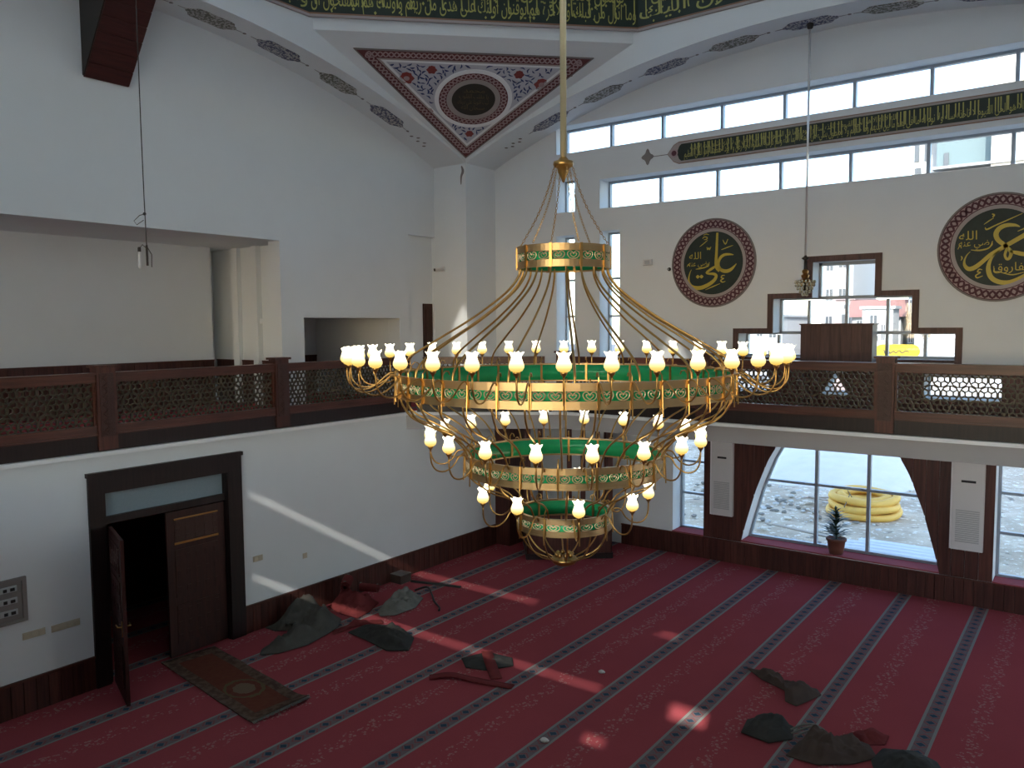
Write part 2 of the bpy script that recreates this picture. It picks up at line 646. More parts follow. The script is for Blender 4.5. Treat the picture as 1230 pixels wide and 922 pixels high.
def brush(mb, pts, fn, d0, d1, k=6):
    """calligraphic stroke: pts = (u, v, width)"""
    q = catmull(pts, k)
    A, B = [], []
    for i, p in enumerate(q):
        a, b = q[max(i - 1, 0)], q[min(i + 1, len(q) - 1)]
        dx, dy = b[0] - a[0], b[1] - a[1]
        L = math.hypot(dx, dy) or 1
        w = max(p[2], 0.002) / 2
        A.append((p[0] - dy / L * w, p[1] + dx / L * w))
        B.append((p[0] + dy / L * w, p[1] - dx / L * w))
    mb.strip(A, B, fn, d0, d1)


# ------------------------------------------------------------------ Arabic lettering
FORMS = {}
LIG = {}
for cp in list(range(0xFB50, 0xFDFF)) + list(range(0xFE70, 0xFEFD)):
    dcp = unicodedata.decomposition(chr(cp)).split()
    if len(dcp) == 2 and dcp[0] in ('<isolated>', '<final>', '<initial>', '<medial>'):
        FORMS.setdefault(chr(int(dcp[1], 16)), {}).setdefault(dcp[0][1:-1], chr(cp))
    if len(dcp) == 3 and dcp[1] == '0644' and dcp[2] in ('0627', '0623', '0625', '0622'):
        LIG.setdefault(chr(int(dcp[2], 16)), {})[dcp[0][1:-1]] = chr(cp)


def shape(s):
    out = []
    n = len(s)

    def dual(c):
        return 'initial' in FORMS.get(c, {})

    def joins(c):
        return 'final' in FORMS.get(c, {})
    i = 0
    prev_joins = False
    while i < n:
        c = s[i]
        if c not in FORMS:
            out.append(c)
            prev_joins = False
            i += 1
            continue
        if c == '\u0644' and i + 1 < n and s[i + 1] in LIG:
            out.append(LIG[s[i + 1]]['final' if prev_joins else 'isolated'])
            prev_joins = False
            i += 2
            continue
        nxt = i + 1 < n and joins(s[i + 1])
        f = FORMS[c]
        if prev_joins and nxt and dual(c):
            out.append(f.get('medial', c))
        elif prev_joins:
            out.append(f.get('final', c))
        elif nxt and dual(c):
            out.append(f.get('initial', c))
        else:
            out.append(f.get('isolated', c))
        prev_joins = dual(c) and nxt
        i += 1
    return ''.join(reversed(out))


_tc = {}


def text_tris(s, arabic=True):
    """flat triangles of a line of lettering, normalised to start at x=0; returns verts, faces, width"""
    key = (s, arabic)
    if key in _tc:
        return _tc[key]
    cu = bpy.data.curves.new('lettering', 'FONT')
    cu.body = shape(s) if arabic else s
    cu.size = 1.0
    cu.resolution_u = 2
    o = bpy.data.objects.new('lettering', cu)
    COL.objects.link(o)
    dg = bpy.context.evaluated_depsgraph_get()
    ev = o.evaluated_get(dg)
    me = ev.to_mesh()
    vs = [(v.co.x, v.co.y) for v in me.vertices]
    fs = [tuple(p.vertices) for p in me.polygons]
    ev.to_mesh_clear()
    bpy.data.objects.remove(o)
    bpy.data.curves.remove(cu)
    x0 = min(v[0] for v in vs)
    x1 = max(v[0] for v in vs)
    vs = [(a - x0, b) for a, b in vs]
    _tc[key] = (vs, fs, x1 - x0)
    return _tc[key]


def put_text(mb, s, fn, d, u_right, v, height, squeeze=1.0, width=None, arabic=True, slope=0.0):
    """letters laid right-aligned at u_right, baseline v"""
    vs, fs, w = text_tris(s, arabic)
    sx = height * squeeze if width is None else width / w
    mb.add([fn(u_right - (w - a) * sx, v + b * height + slope * (u_right - (w - a) * sx), d) for a, b in vs], fs)
    return w * sx


# ------------------------------------------------------------------ dimensions
XU, XP = -2.23, -1.23            # upper left wall plane, arch face plane
YP = -1.11                       # window-side arch face plane
YB = -19.2                       # wall behind the viewer
XR = 15.03                       # wall on the far right
CX, CY = 6.44, -8.71             # hall centre
AXR = 6.86                       # symmetry line of the window wall
ZL = 3.23                        # white ledge of the gallery


def arc_z(s):
    return 10.28 - 18.9 + math.sqrt(18.9 ** 2 - s * s)


# ------------------------------------------------------------------ floor and outer shell
mb = MB()
mb.box(-0.35, XR, YB, 0.0, -0.2, 0.0)
floor = struct('floor', mb, 'carpet', 'deep red carpet with blue-grey ornamental stripes and pale flower garlands')

# window wall -------------------------------------------------------
ROW1 = (0.57, 2 * AXR - 0.57, 8.80, 9.42)
ROW2 = (1.72, 2 * AXR - 1.72, 7.48, 8.12)
holes = [ROW1, ROW2]
TALL = [(0.56, 1.06, 3.55, 6.95), (0.56, 1.06, 7.48, 8.25), (1.72, 2.23, 3.55, 6.98)]
holes += TALL
STEP_Z = (4.24, 4.72, 5.39, 6.06)
STEP = [(4.95, 8.79, STEP_Z[0], STEP_Z[1]), (5.64, 8.10, STEP_Z[1], STEP_Z[2]), (6.38, 7.48, STEP_Z[2], STEP_Z[3])]
holes += STEP
LOWW = [(4.60, 5.58, 3.54, 3.97), (8.33, 9.50, 3.57, 3.95), (6.56, 7.08, 3.57, 3.98)]
holes += LOWW
NARROW = [(3.54, 4.25, 0.47, 2.95), (2 * AXR - 4.25, 2 * AXR - 3.54, 0.47, 2.95)]
holes += NARROW
ARCH = (5.06, 8.66, 0.50, 2.98)
holes.append(ARCH)
mb = MB()
wall_cells(mb, 'y', 0.0, 0.52, -5.2, XR + 0.4, 0.0, 11.2, holes)
AW = [(0.0, 1.80), (0.36, 1.71), (0.72, 1.61), (1.07, 1.51), (1.42, 1.38), (1.70, 1.27), (1.92, 1.15), (2.2, 0.96), (2.48, 0.72)]


def arch_w(z):
    d = z - 0.5
    for (a, wa), (b, wb) in zip(AW, AW[1:]):
        if d <= b:
            return wa + (wb - wa) * (d - a) / (b - a)
    return AW[-1][1]


for sgn in (-1, 1):
    for (a, wa), (b, wb) in zip(AW, AW[1:]):
        q = [(AXR + sgn * wa, 0.5 + a), (AXR + sgn * 1.8, 0.5 + a), (AXR + sgn * 1.8, 0.5 + b), (AXR + sgn * wb, 0.5 + b)]
        if a == 0.0:
            q = [q[0], q[2], q[3]]
        mb.prism(q, lambda u, z, d: (u, d, z), 0.0, 0.52)
# triangle window flanks
for sgn in (-1, 1):
    mb.prism([(6.82 + sgn * 0.26, 3.57), (6.82 + sgn * 0.26, 3.98), (6.82, 3.98)], lambda u, z, d: (u, d, z), 0.0, 0.52)
wall_right = struct('wall_right', mb, 'plaster', 'white plastered window wall with two clerestory strips')


FL = MB()
for sgn in (-1, 1):
    FL.prism([(6.82 + sgn * 0.32, 3.56), (6.82 + sgn * 0.32, 4.0), (6.82, 3.98), (6.82 + sgn * 0.25, 3.57)], lambda u, z, d: (u, d, z), -0.02, -0.001)
struct('trim_13', FL, 'wood', 'wooden flanks of the small triangular window')


# windows -----------------------------------------------------------
def pane(win, x0, x1, z0, z1, y=0.445):
    b = MB()
    b.box(x0, x1, y - 0.004, y + 0.004, z0, z1)
    obj('pane', b, 'glass', win)


def frame_rect(b, x0, x1, z0, z1, t=0.05, y=0.44, d=0.05):
    b.box(x0, x1, y - d, y + d, z0, z0 + t)
    b.box(x0, x1, y - d, y + d, z1 - t, z1)
    b.box(x0, x0 + t, y - d, y + d, z0 + t, z1 - t)
    b.box(x1 - t, x1, y - d, y + d, z0 + t, z1 - t)


NWIN = [0]


def strip_window(op, mull, label):
    NWIN[0] += 1
    b = MB()
    frame_rect(b, *op, t=0.05)
    w = struct('window_%d' % NWIN[0], b, 'alu', label)
    xs = [op[0]] + mull + [op[1]]
    for x in mull:
        q = MB()
        q.box(x - 0.03, x + 0.03, 0.385, 0.495, op[2] + 0.05, op[3] - 0.05)
        obj('mullion', q, 'alu', w)
    for a, c in zip(xs, xs[1:]):
        pane(w, a + 0.03, c - 0.03, op[2] + 0.04, op[3] - 0.04)
    return w


r1 = [1.79, 3.05, 4.38, 5.66, 6.95, 8.24, 9.52, 10.8, 12.1]
strip_window(ROW1, r1, 'upper clerestory strip of grey framed panes')
r2 = [3.01, 4.30, 5.60, 6.91, 8.22, 9.50, 10.78]
strip_window(ROW2, r2, 'lower clerestory strip of grey framed panes')
for t_, lb in zip(TALL, ('tall narrow window in the recess nearest the corner pillar', 'small square window above the tall narrow window', 'tall narrow window just left of the ring of lamps')):
    NWIN[0] += 1
    b = MB()
    frame_rect(b, *t_, t=0.04)
    w = struct('window_%d' % NWIN[0], b, 'alu', lb)
    if t_[3] - t_[2] > 2:
        zb = [t_[2], 4.2, 5.1, 5.95, t_[3]]
        for z in zb[1:-1]:
            q = MB()
            q.box(t_[0] + 0.04, t_[1] - 0.04, 0.40, 0.48, z - 0.025, z + 0.025)
            obj('transom', q, 'alu', w)
        for a, c in zip(zb, zb[1:]):
            pane(w, t_[0] + 0.04, t_[1] - 0.04, a + 0.03, c - 0.03)
    else:
        pane(w, t_[0] + 0.04, t_[1] - 0.04, t_[2] + 0.04, t_[3] - 0.04)

# stepped window
NWIN[0] += 1
b = MB()
for (x0, x1, z0, z1) in STEP:
    b.box(x0, x0 + 0.05, 0.39, 0.49, z0, z1)
    b.box(x1 - 0.05, x1, 0.39, 0.49, z0, z1)
b.box(4.95, 8.79, 0.39, 0.49, STEP_Z[0], STEP_Z[0] + 0.05)
b.box(4.95, 8.79, 0.39, 0.49, STEP_Z[1] - 0.03, STEP_Z[1] + 0.03)
b.box(5.64, 8.10, 0.39, 0.49, STEP_Z[2] - 0.03, STEP_Z[2] + 0.03)
b.box(6.38, 7.48, 0.39, 0.49, STEP_Z[3] - 0.06, STEP_Z[3])
wst = struct('window_%d' % NWIN[0], b, 'alu', 'stepped pyramid window in dark wood casing')
for x, z0, z1 in ((6.90, STEP_Z[0], STEP_Z[3]), (6.20, STEP_Z[0], STEP_Z[2]), (7.62, STEP_Z[0], STEP_Z[2]), (5.62, STEP_Z[0], STEP_Z[1]), (8.26, STEP_Z[0], STEP_Z[1])):
    q = MB()
    q.box(x - 0.025, x + 0.025, 0.392, 0.488, z0 + 0.04, z1 - 0.04)
    obj('mullion', q, 'alu', wst)
for row, xs in ((0, [4.95, 5.62, 6.20, 6.90, 7.62, 8.26, 8.79]), (1, [5.64, 6.20, 6.90, 7.62, 8.10]), (2, [6.38, 6.90, 7.48])):
    for a, c in zip(xs, xs[1:]):
        pane(wst, a + 0.03, c - 0.03, STEP_Z[row] + 0.03, STEP_Z[row + 1] - 0.03)
# casing: wooden boards round the steps, one part per board
out = [(4.84, 4.81), (5.53, 5.48), (6.27, 6.16), (7.59, 6.16), (8.21, 5.48), (8.90, 4.81)]
cas = [(4.84, 4.95, 4.15, 4.81), (4.95, 5.64, 4.71, 4.81), (5.53, 5.64, 4.81, 5.48), (5.64, 6.38, 5.38, 5.48), (6.27, 6.38, 5.48, 6.16),
       (6.38, 7.48, 6.05, 6.16), (7.48, 7.59, 5.38, 6.16), (7.59, 8.10, 5.38, 5.48), (8.10, 8.21, 4.71, 5.48), (8.21, 8.79, 4.71, 4.81), (8.79, 8.90, 4.15, 4.81)]
for (x0, x1, z0, z1) in cas:
    q = MB()
    q.box(x0, x1, -0.035, 0.0, z0, z1)
    obj('casing_board', q, 'wood_case', wst)
q = MB()
q.box(4.95, 8.79, -0.03, 0.38, 4.20, 4.245)
obj('window_sill', q, 'wood_case', wst)
# low windows behind the lattice
for t_, lb in zip(LOWW, ('low window left of the wooden board behind the rail lattice', 'low window at right behind the rail lattice', 'small triangular window behind the rail lattice')):
    NWIN[0] += 1
    b = MB()
    frame_rect(b, *t_, t=0.03)
    w = struct('window_%d' % NWIN[0], b, 'alu', lb)
    pane(w, t_[0] + 0.03, t_[1] - 0.03, t_[2] + 0.03, t_[3] - 0.03)

# narrow ground floor windows
for t_, lb in zip(NARROW, ('narrow ground floor window left of the arched one', 'narrow ground floor window at the right edge')):
    NWIN[0] += 1
    b = MB()
    frame_rect(b, *t_, t=0.05)
    w = struct('window_%d' % NWIN[0], b, 'alu', lb)
    zb = [t_[2], 1.25, 1.95, 2.55, t_[3]]
    for z in zb[1:-1]:
        q = MB()
        q.box(t_[0] + 0.05, t_[1] - 0.05, 0.40, 0.48, z - 0.025, z + 0.025)
        obj('transom', q, 'alu', w)
    for a, c in zip(zb, zb[1:]):
        pane(w, t_[0] + 0.05, t_[1] - 0.05, a + 0.03, c - 0.03)
    q = MB()
    q.box(t_[0], t_[1], -0.03, 0.38, 0.465, 0.485)
    obj('window_sill', q, 'sill_red', w, label='maroon carpeted sill')

# arched window
NWIN[0] += 1
b = MB()
for sgn in (-1, 1):
    for (a, wa), (c, wb) in zip(AW, AW[1:]):
        b.bar((AXR + sgn * (wa - 0.02), 0.44, 0.5 + a), (AXR + sgn * (wb - 0.02), 0.44, 0.5 + c), 0.09, 0.05, (1, 0, 0))
b.box(5.06, 8.66, 0.395, 0.485, 0.50, 0.56)
wa_ = struct('window_%d' % NWIN[0], b, 'alu', 'large arched window over the dug-up yard')
mx = [6.41, 7.37]
zt = 1.73
for x in mx:
    q = MB()
    q.box(x - 0.03, x + 0.03, 0.39, 0.49, 0.55, 2.98)
    obj('mullion', q, 'alu', wa_)
hw = arch_w(zt) - 0.03
q = MB()
q.box(AXR - hw, AXR + hw, 0.40, 0.48, zt - 0.025, zt + 0.025)
obj('transom', q, 'alu', wa_)
for (u0, u1) in ((-9, mx[0]), (mx[0], mx[1]), (mx[1], 99)):
    for (z0, z1) in ((0.5, zt), (zt, 2.98)):
        L, R = [], []
        for i in range(9):
            z = z0 + (z1 - z0) * i / 8
            w_ = arch_w(z)
            L.append((max(u0, AXR - w_), z))
            R.append((min(u1, AXR + w_), z))
        q = MB()
        ok = [(l, r) for l, r in zip(L, R) if r[0] - l[0] > 0.01]
        if len(ok) > 1:
            q.strip([l for l, r in ok], [r for l, r in ok], lambda u, z, d: (u, d, z), 0.441, 0.449)
            obj('pane', q, 'glass', wa_)
q = MB()
q.box(5.06, 8.66, -0.05, 0.39, 0.485, 0.508)
obj('window_sill', q, 'sill_red', wa_, label='maroon carpeted sill')

# sky portals
portal('portal_clerestory', (AXR, 0.56, 8.45), (-PI / 2, 0, 0), 13, 2.1)
portal('portal_step', (AXR, 0.56, 4.8), (-PI / 2, 0, 0), 5.2, 2.7)
portal('portal_arch', (AXR, 0.56, 1.75), (-PI / 2, 0, 0), 7.0, 2.6)
portal('portal_tall', (1.4, 0.56, 5.9), (-PI / 2, 0, 0), 1.8, 4.8)

# left lower wall ---------------------------------------------------
DY0, DY1, DZ = -10.40, -8.33, 2.78         # rough opening of the door
mb = MB()
wall_cells(mb, 'x', 0.0, -0.35, YB, 0.0, 0.0, 3.18, [(DY0, DY1, -0.1, DZ)])
wall_left = struct('wall_left', mb, 'plaster', 'white lower wall with the double door')

# left upper wall: openings to the gallery
mb = MB()
LO = [(-13.0, -5.63, 3.25, 6.60), (-5.08, -2.34, 3.25, 5.09), (-2.02, YP - 0.001, 3.25, 7.03)]
wall_cells(mb, 'x', XU, XU - 0.36, YB, 0.0, 3.25, 11.2, LO)
wall_left_upper = struct('wall_left_upper', mb, 'plaster', 'white upper wall with openings onto the gallery')
# gallery passage behind it
mb = MB()
mb.box(-5.20, -4.50, YB, -5.70, 3.26, 6.61)
mb.box(-5.30, -5.20, -5.75, 0.0, 3.26, 6.61)
mb.box(-5.20, -2.595, -5.20, -5.10, 3.26, 6.61)
mb.box(-3.62, -3.44, -5.32, -5.201, 3.26, 6.61)
mb.box(-3.44, -2.60, -5.27, -5.202, 4.98, 5.08)
mb.box(-4.35, -4.15, -5.30, -5.203, 3.26, 6.61)
mb.box(-5.20, -2.595, -2.34, -2.20, 3.26, 5.30)
mb.box(-5.20, -2.595, -5.09, -2.35, 5.10, 5.25)
wall_gallery = struct('wall_gallery', mb, 'plaster', 'white back wall of the gallery passage')
mb = MB()
mb.box(-5.35, XU - 0.34, YB, 0.0, 6.60, 7.20)
struct('ceiling_gallery', mb, 'plaster', 'flat ceiling of the gallery passage')
# recess with the narrow dark door
mb = MB()
mb.box(XU - 0.30, XU - 0.10, -2.03, YP + 0.02, 3.26, 7.04)
struct('wall_recess', mb, 'plaster', 'shallow white recess beside the corner pillar')
NDOOR = [0]
mb = MB()
mb.box(XU - 0.10, XU - 0.06, -1.46, YP - 0.02, 3.26, 5.44)
dr = struct('door_2', mb, 'wood_door', 'narrow dark gallery door beside the corner pillar')
for z0_, z1_ in ((3.45, 4.30), (4.45, 5.30)):
    q = MB()
    q.box(XU - 0.06, XU - 0.045, -1.40, YP - 0.09, z0_, z1_)
    obj('door_panel', q, 'wood_door', dr)
q = MB()
q.box(XU - 0.10, XU - 0.02, YP - 0.045, YP - 0.012, 3.26, 5.44)
obj('door_jamb', q, 'ledge', dr, label='pale door jamb')

# far walls (only light and reflections reach them)
mb = MB()
BH = [(3.70, 8.0, 8.93, 9.21), (9.75, 10.75, 8.93, 9.21), (3.70, 9.90, 7.58, 7.86), (10.8, 11.4, 7.50, 7.95), (9.85, 10.25, 6.85, 7.15)]  # rows inferred from sun streaks; lengths and small extra openings shaped to throw them
BIG = [(4.2, 7.4, 3.5, 6.5), (7.8, 11.0, 3.5, 6.5), (11.4, 14.8, 3.5, 6.5)]  # unseen windows added to light the window wall
BH += BIG
wall_cells(mb, 'y', YB, YB - 0.4, -2.6, XR + 0.4, 0.0, 11.2, BH)
struct('wall_back', mb, 'plaster', 'white wall behind the viewer')
mb = MB()
mb.box(-6.0, 22.0, YB - 6.6, YB - 0.42, 6.7, 6.95)  # unseen roof added to keep direct sun out of the big back windows
for k in range(6):
    mb.box(-5.6 + 5.3 * k, -5.2 + 5.3 * k, YB - 6.4, YB - 6.0, -0.1, 6.7)
struct('ceiling_sun_block', mb, 'plaster', 'unseen roof on posts behind the viewer, added to block sun')
mb = MB()
mb.box(-60, 80, -90, YB - 0.4, -0.2, -0.1)  # bright ground added out of view to reflect sunlight indoors
struct('ground_bounce', mb, 'gravel_white', 'unseen pale ground behind the viewer, added to bounce light')
mb = MB()
mb.box(XR + 0.4, 80, YB - 0.4, 0.6, -0.2, -0.1)
struct('ground_side', mb, 'gravel_white', 'paved yard beside the hall')
for h in BH:
    portal('portal_back', ((h[0] + h[1]) / 2, YB - 0.42, (h[2] + h[3]) / 2), (PI / 2, 0, 0), h[1] - h[0], h[3] - h[2])
mb = MB()
SH = [(-5.0, -1.6, 0.6, 2.8)]  # out-of-view opening added to let daylight in from the side
wall_cells(mb, 'x', XR, XR + 0.4, YB, 0.0, 0.0, 11.2, SH)
struct('wall_far_right', mb, 'plaster', 'white side wall out of frame')
for h in SH:
    portal('portal_side', (XR + 0.42, (h[0] + h[1]) / 2, (h[2] + h[3]) / 2), (0, PI / 2, 0), h[3] - h[2], h[1] - h[0])

# ------------------------------------------------------------------ arches, pendentive, drum, dome
HALF = 7.63
AX0 = CX  # centre of arches
ACX, ACY = 6.40, -8.74


def arch_mesh(flip, axis):
    """broad arch: soffit strip, front face up to the drum line"""
    mb = MB()
    n = 40
    if axis == 'left':
        f = lambda s, d, z: (XP - d * (XP - XU), ACY + s, z)
    elif axis == 'right':
        f = lambda s, d, z: (ACX + s, YP + d * (0 - YP), z)
    elif axis == 'far':
        f = lambda s, d, z: (14.03 + d * 1.0, ACY + s, z)
    else:
        f = lambda s, d, z: (ACX + s, -16.37 - d * 1.11, z)
    for i in range(n):
        a, b = -HALF + 2 * HALF * i / n, -HALF + 2 * HALF * (i + 1) / n
        za, zb = arc_z(a), arc_z(b)
        mb.add([f(a, 0, za), f(b, 0, zb), f(b, 1, zb), f(a, 1, za)], [(0, 1, 2, 3)])
        mb.add([f(a, 0, za), f(b, 0, zb), f(b, 0, 10.66), f(a, 0, 10.66)], [(0, 1, 2, 3)])
        mb.add([f(a, 1, za), f(b, 1, zb), f(b, 1, 10.66), f(a, 1, 10.66)], [(0, 1, 2, 3)])
    return mb


trim = {}
for i, (ax, lb) in enumerate((('left', 'broad white arch over the left wall'), ('right', 'broad white arch over the window wall'), ('far', 'broad arch out of frame'), ('back', 'broad arch behind the viewer'))):
    o = struct('trim_%d' % (i + 1), arch_mesh(False, ax), 'plaster', lb)
    trim[ax] = o

# corner pillars
mb = MB()
mb.box(XU, XP, YP, 0.0, 3.25, arc_z(HALF) + 0.02)
struct('wall_pillar', mb, 'plaster', 'square white corner pillar carrying two arches')
mb = MB()
mb.box(14.03, XR, YP, 0.0, 0.0, arc_z(HALF) + 0.02)
mb.box(XU, XP, -17.48, -16.37, 0, arc_z(HALF) + 0.02)
mb.box(14.03, XR, -17.48, -16.37, 0, arc_z(HALF) + 0.02)
struct('wall_pillar_far', mb, 'plaster', 'white pillars out of frame')

# octagon
LEG = 4.47
x0, x1, y0, y1 = XP, 14.03, -16.37, YP
OCT = [(x0 + LEG, y1), (x1 - LEG, y1), (x1, y1 - LEG), (x1, y0 + LEG), (x1 - LEG, y0), (x0 + LEG, y0), (x0, y0 + LEG), (x0, y1 - LEG)]
# pendentives
TIPZ = 8.76
TOPZ = 10.45
mb = MB()
pend = [((x0, y1), (x0, y1 - LEG + 0.1), (x0 + LEG - 0.1, y1)), ((x1, y1), (x1 - LEG, y1), (x1, y1 - LEG)), ((x1, y0), (x1, y0 + LEG), (x1 - LEG, y0)), ((x0, y0), (x0 + LEG, y0), (x0, y0 + LEG))]
for tip, a, b in pend:
    mb.add([(*tip, TIPZ), (*a, TOPZ), (*b, TOPZ)], [(0, 1, 2)])
    mb.add([(*a, TOPZ), (*b, TOPZ), (*b, 10.66), (*a, 10.66)], [(0, 1, 2, 3)])
struct('ceiling_pendentive', mb, 'plaster', 'white triangular pendentives under the dome drum')
# roof slab outside the octagon
mb = MB()
xa, xb, ya, yb = -5.3, XR + 0.5, YB - 0.5, 0.6
outer = [(x0 + LEG, yb), (x1 - LEG, yb), (xb, y1 - LEG), (xb, y0 + LEG), (x1 - LEG, ya), (x0 + LEG, ya), (xa, y0 + LEG), (xa, y1 - LEG)]
corners = {0: None, 1: (xb, yb), 3: (xb, ya), 5: (xa, ya), 7: (xa, yb)}
for i in range(8):
    j = (i + 1) % 8
    for z in (10.67, 11.2):
        mb.add([(*OCT[i], z), (*OCT[j], z), (*outer[j], z), (*outer[i], z)], [(0, 1, 2, 3)])
        if i % 2 == 1:
            c = {1: (xb, yb), 3: (xb, ya), 5: (xa, ya), 7: (xa, yb)}[i]
            mb.add([(*outer[i], z), (*c, z), (*outer[j], z)], [(0, 1, 2)])
struct('ceiling', mb, 'plaster', 'flat roof around the dome')
# drum wall with unseen pointed windows put in for light, and dome
DR0, DR1 = 10.66, 15.2
DWZ = (12.2, 13.9, 14.75)
drum_glass = {}
for i in range(8):
    j = (i + 1) % 8
    a, b = V((*OCT[i], 0)), V((*OCT[j], 0))
    L = (b - a).length
    d = (b - a) / L
    nrm = V((-d.y, d.x, 0))
    if nrm.dot(V((ACX, ACY, 0)) - a) > 0:
        nrm = -nrm                              # outward
    fn = lambda u, z, e, a=a, d=d, nrm=nrm: a + d * u + V((0, 0, z)) + nrm * e
    us = () if i in (1, 2, 3) else (0.55, L / 2, L - 0.55)  # sides left blank so the left wall stays darker
    hw = 0.48
    mb = MB()
    edges = [0.0]
    for u in us:
        edges += [u - hw, u + hw]
    edges.append(L)
    for k in range(0, len(edges), 2):
        mb.prism([(edges[k], DR0), (edges[k + 1], DR0), (edges[k + 1], DR1), (edges[k], DR1)], fn, 0.0, 0.3)
    for u in us:
        mb.prism([(u - hw, DR0), (u + hw, DR0), (u + hw, DWZ[0]), (u - hw, DWZ[0])], fn, 0.0, 0.3)
        mb.prism([(u - hw, DWZ[1]), (u, DWZ[2]), (u, DR1), (u - hw, DR1)], fn, 0.0, 0.3)
        mb.prism([(u + hw, DWZ[1]), (u + hw, DR1), (u, DR1), (u, DWZ[2])], fn, 0.0, 0.3)
    struct('wall_drum', mb, 'plaster', 'white drum wall above the frame')
    for k, u in enumerate(us):
        NWIN[0] += 1
        q = MB()
        q.prism([(u - hw, DWZ[0]), (u + hw, DWZ[0]), (u + hw, DWZ[1]), (u, DWZ[2]), (u - hw, DWZ[1])], fn, 0.2, 0.21)
        sunny = i in (3, 4, 5) or (i == 2)  # frosted panes chosen to spread the sun without patches
        clear = i == 4 and k != 1  # pair inferred from pointed sun patches; tint weakens the sun
        struct('window_%d' % NWIN[0], q, 'glass_dim' if clear else ('glass_frost' if sunny else 'glass'), 'unseen pointed drum window, put in for light from above')
    if i not in (1, 2, 3, 4, 5):
        c = (a + b) / 2 + nrm * 0.32
        portal('portal_drum', (c.x, c.y, 13.6), (V((0, 0, 0)) - nrm * 1.0).to_track_quat('-Z', 'Y').to_euler(), L, 2.3)
mb = MB()
prof = [(8.6 * math.cos(t * PI / 2 / 10), DR1 + 6.5 * math.sin(t * PI / 2 / 10)) for t in range(10)] + [(1e-4, DR1 + 6.5)]
mb.lathe(prof, 32, (ACX, ACY, 0))
struct('ceiling_dome', mb, 'plaster', 'dome above the frame')

# calligraphy frieze on the drum: one thing per visible side -----------------
AY1 = 'الذين يؤمنون بالغيب ويقيمون الصلوة ومما رزقناهم ينفقون'
VERSE_R = ['والذين يؤمنون بما انزل اليك', 'ذلك الكتاب لا ريب فيه هدى للمتقين الذين']
VERSE_C = ['وما انزل من قبلك وبالاخرة هم يوقنون اولئك على هدى من ربهم واولئك هم المفلحون ان', 'يؤمنون بالغيب ويقيمون الصلوة ومما رزقناهم ينفقون والذين يؤمنون']
VERSE_L = ['والغيب والشهادة هو الرحمن الرحيم', 'الله لا اله الا هو الحي القيوم']


def frieze(pa, pb, rows, label):
    a, b = V((*pa, 0)), V((*pb, 0))            # pa at right end as seen from inside
    L = (b - a).length
    d = (b - a) / L
    c = V((ACX, ACY, 0)) - (a + b) / 2
    n = V((-d.y, d.x, 0))
    if n.dot(c) < 0:
        n = -n
    fn = lambda u, v, e: a + d * (L - u) + V((0, 0, v)) + n * e          # u runs left to right
    root = thing('calligraphy_frieze', label, 'frieze', a + d * (L / 2) + V((0, 0, 10.66)))
    q = MB()
    q.prism([(0, 10.72), (L, 10.72), (L, 11.85), (0, 11.85)], fn, 0.0, 0.02)
    obj('field', q, 'field_green', root)
    q = MB()
    q.prism([(0, 10.645), (L, 10.645), (L, 10.69), (0, 10.69)], fn, 0.0, 0.05)
    q.prism([(0, 11.85), (L, 11.85), (L, 11.93), (0, 11.93)], fn, 0.0, 0.04)
    obj('border', q, 'pink_grey', root)
    q = MB()
    q.prism([(0, 10.69), (L, 10.69), (L, 10.725), (0, 10.725)], fn, 0.0, 0.035)
    obj('copper_fillet', q, 'trim_copper', root)
    q = MB()
    put_text(q, rows[0], fn, 0.026, L - 0.05, 10.86, 0.40, width=L - 0.10)
    put_text(q, rows[1], fn, 0.024, L - 0.3, 11.18, 0.40, width=L - 0.6)
    k = int(L / 0.30)
    for i in range(k):                       # tall verticals and marks that fill the band
        u = L * (i + 0.5) / k + rnd.uniform(-0.08, 0.08)
        brush(q, [(u + 0.02, 10.88, 0.03), (u, 10.95, 0.026), (u - 0.01, 11.3, 0.024), (u - 0.02, 11.68, 0.034)], fn, 0.02, 0.024, 2)
    for i in range(k * 4):
        u, v = rnd.uniform(0.1, L - 0.1), rnd.uniform(10.76, 11.75)
        s = rnd.uniform(0.018, 0.03)
        q.add([fn(u - s, v, 0.025), fn(u, v - s * 1.3, 0.025), fn(u + s, v, 0.025), fn(u, v + s * 1.3, 0.025)], [(0, 1, 2, 3)])
    obj('lettering', q, 'letter_gold', root)


frieze(OCT[0], OCT[7], VERSE_C, 'green calligraphy frieze above the painted triangle, gold script')
frieze(OCT[1], OCT[0], VERSE_R, 'green calligraphy frieze at top right above the window wall arch')
frieze(OCT[7], OCT[6], VERSE_L, 'green calligraphy frieze at top left above the left wall arch')


# braid used on all painted borders
def braid(mb, path, width, fn, e0, e1, period, sw):
    """two crossing ribbons along a 2D path [(u,v)...]"""
    P = [V((p[0], p[1])) for p in path]
    seg = [0.0]
    for a, b in zip(P, P[1:]):
        seg.append(seg[-1] + (b - a).length)
    L = seg[-1]
    n = max(8, int(L / period * 8))
    per = L / max(1, round(L / period))
    for ph in (0, PI):
        q = []
        k = 0
        for i in range(n + 1):
            t = L * i / n
            while k < len(seg) - 2 and t > seg[k + 1]:
                k += 1
            f = (t - seg[k]) / max(1e-9, seg[k + 1] - seg[k])
            p = P[k].lerp(P[k + 1], min(1, f))
            d = (P[k + 1] - P[k]).normalized()
            nn = V((-d.y, d.x))
            p = p + nn * (width * 0.36 * math.sin(2 * PI * t / per + ph))
            q.append((p.x, p.y, sw))
        brush(mb, q, fn, e0, e1, 1)


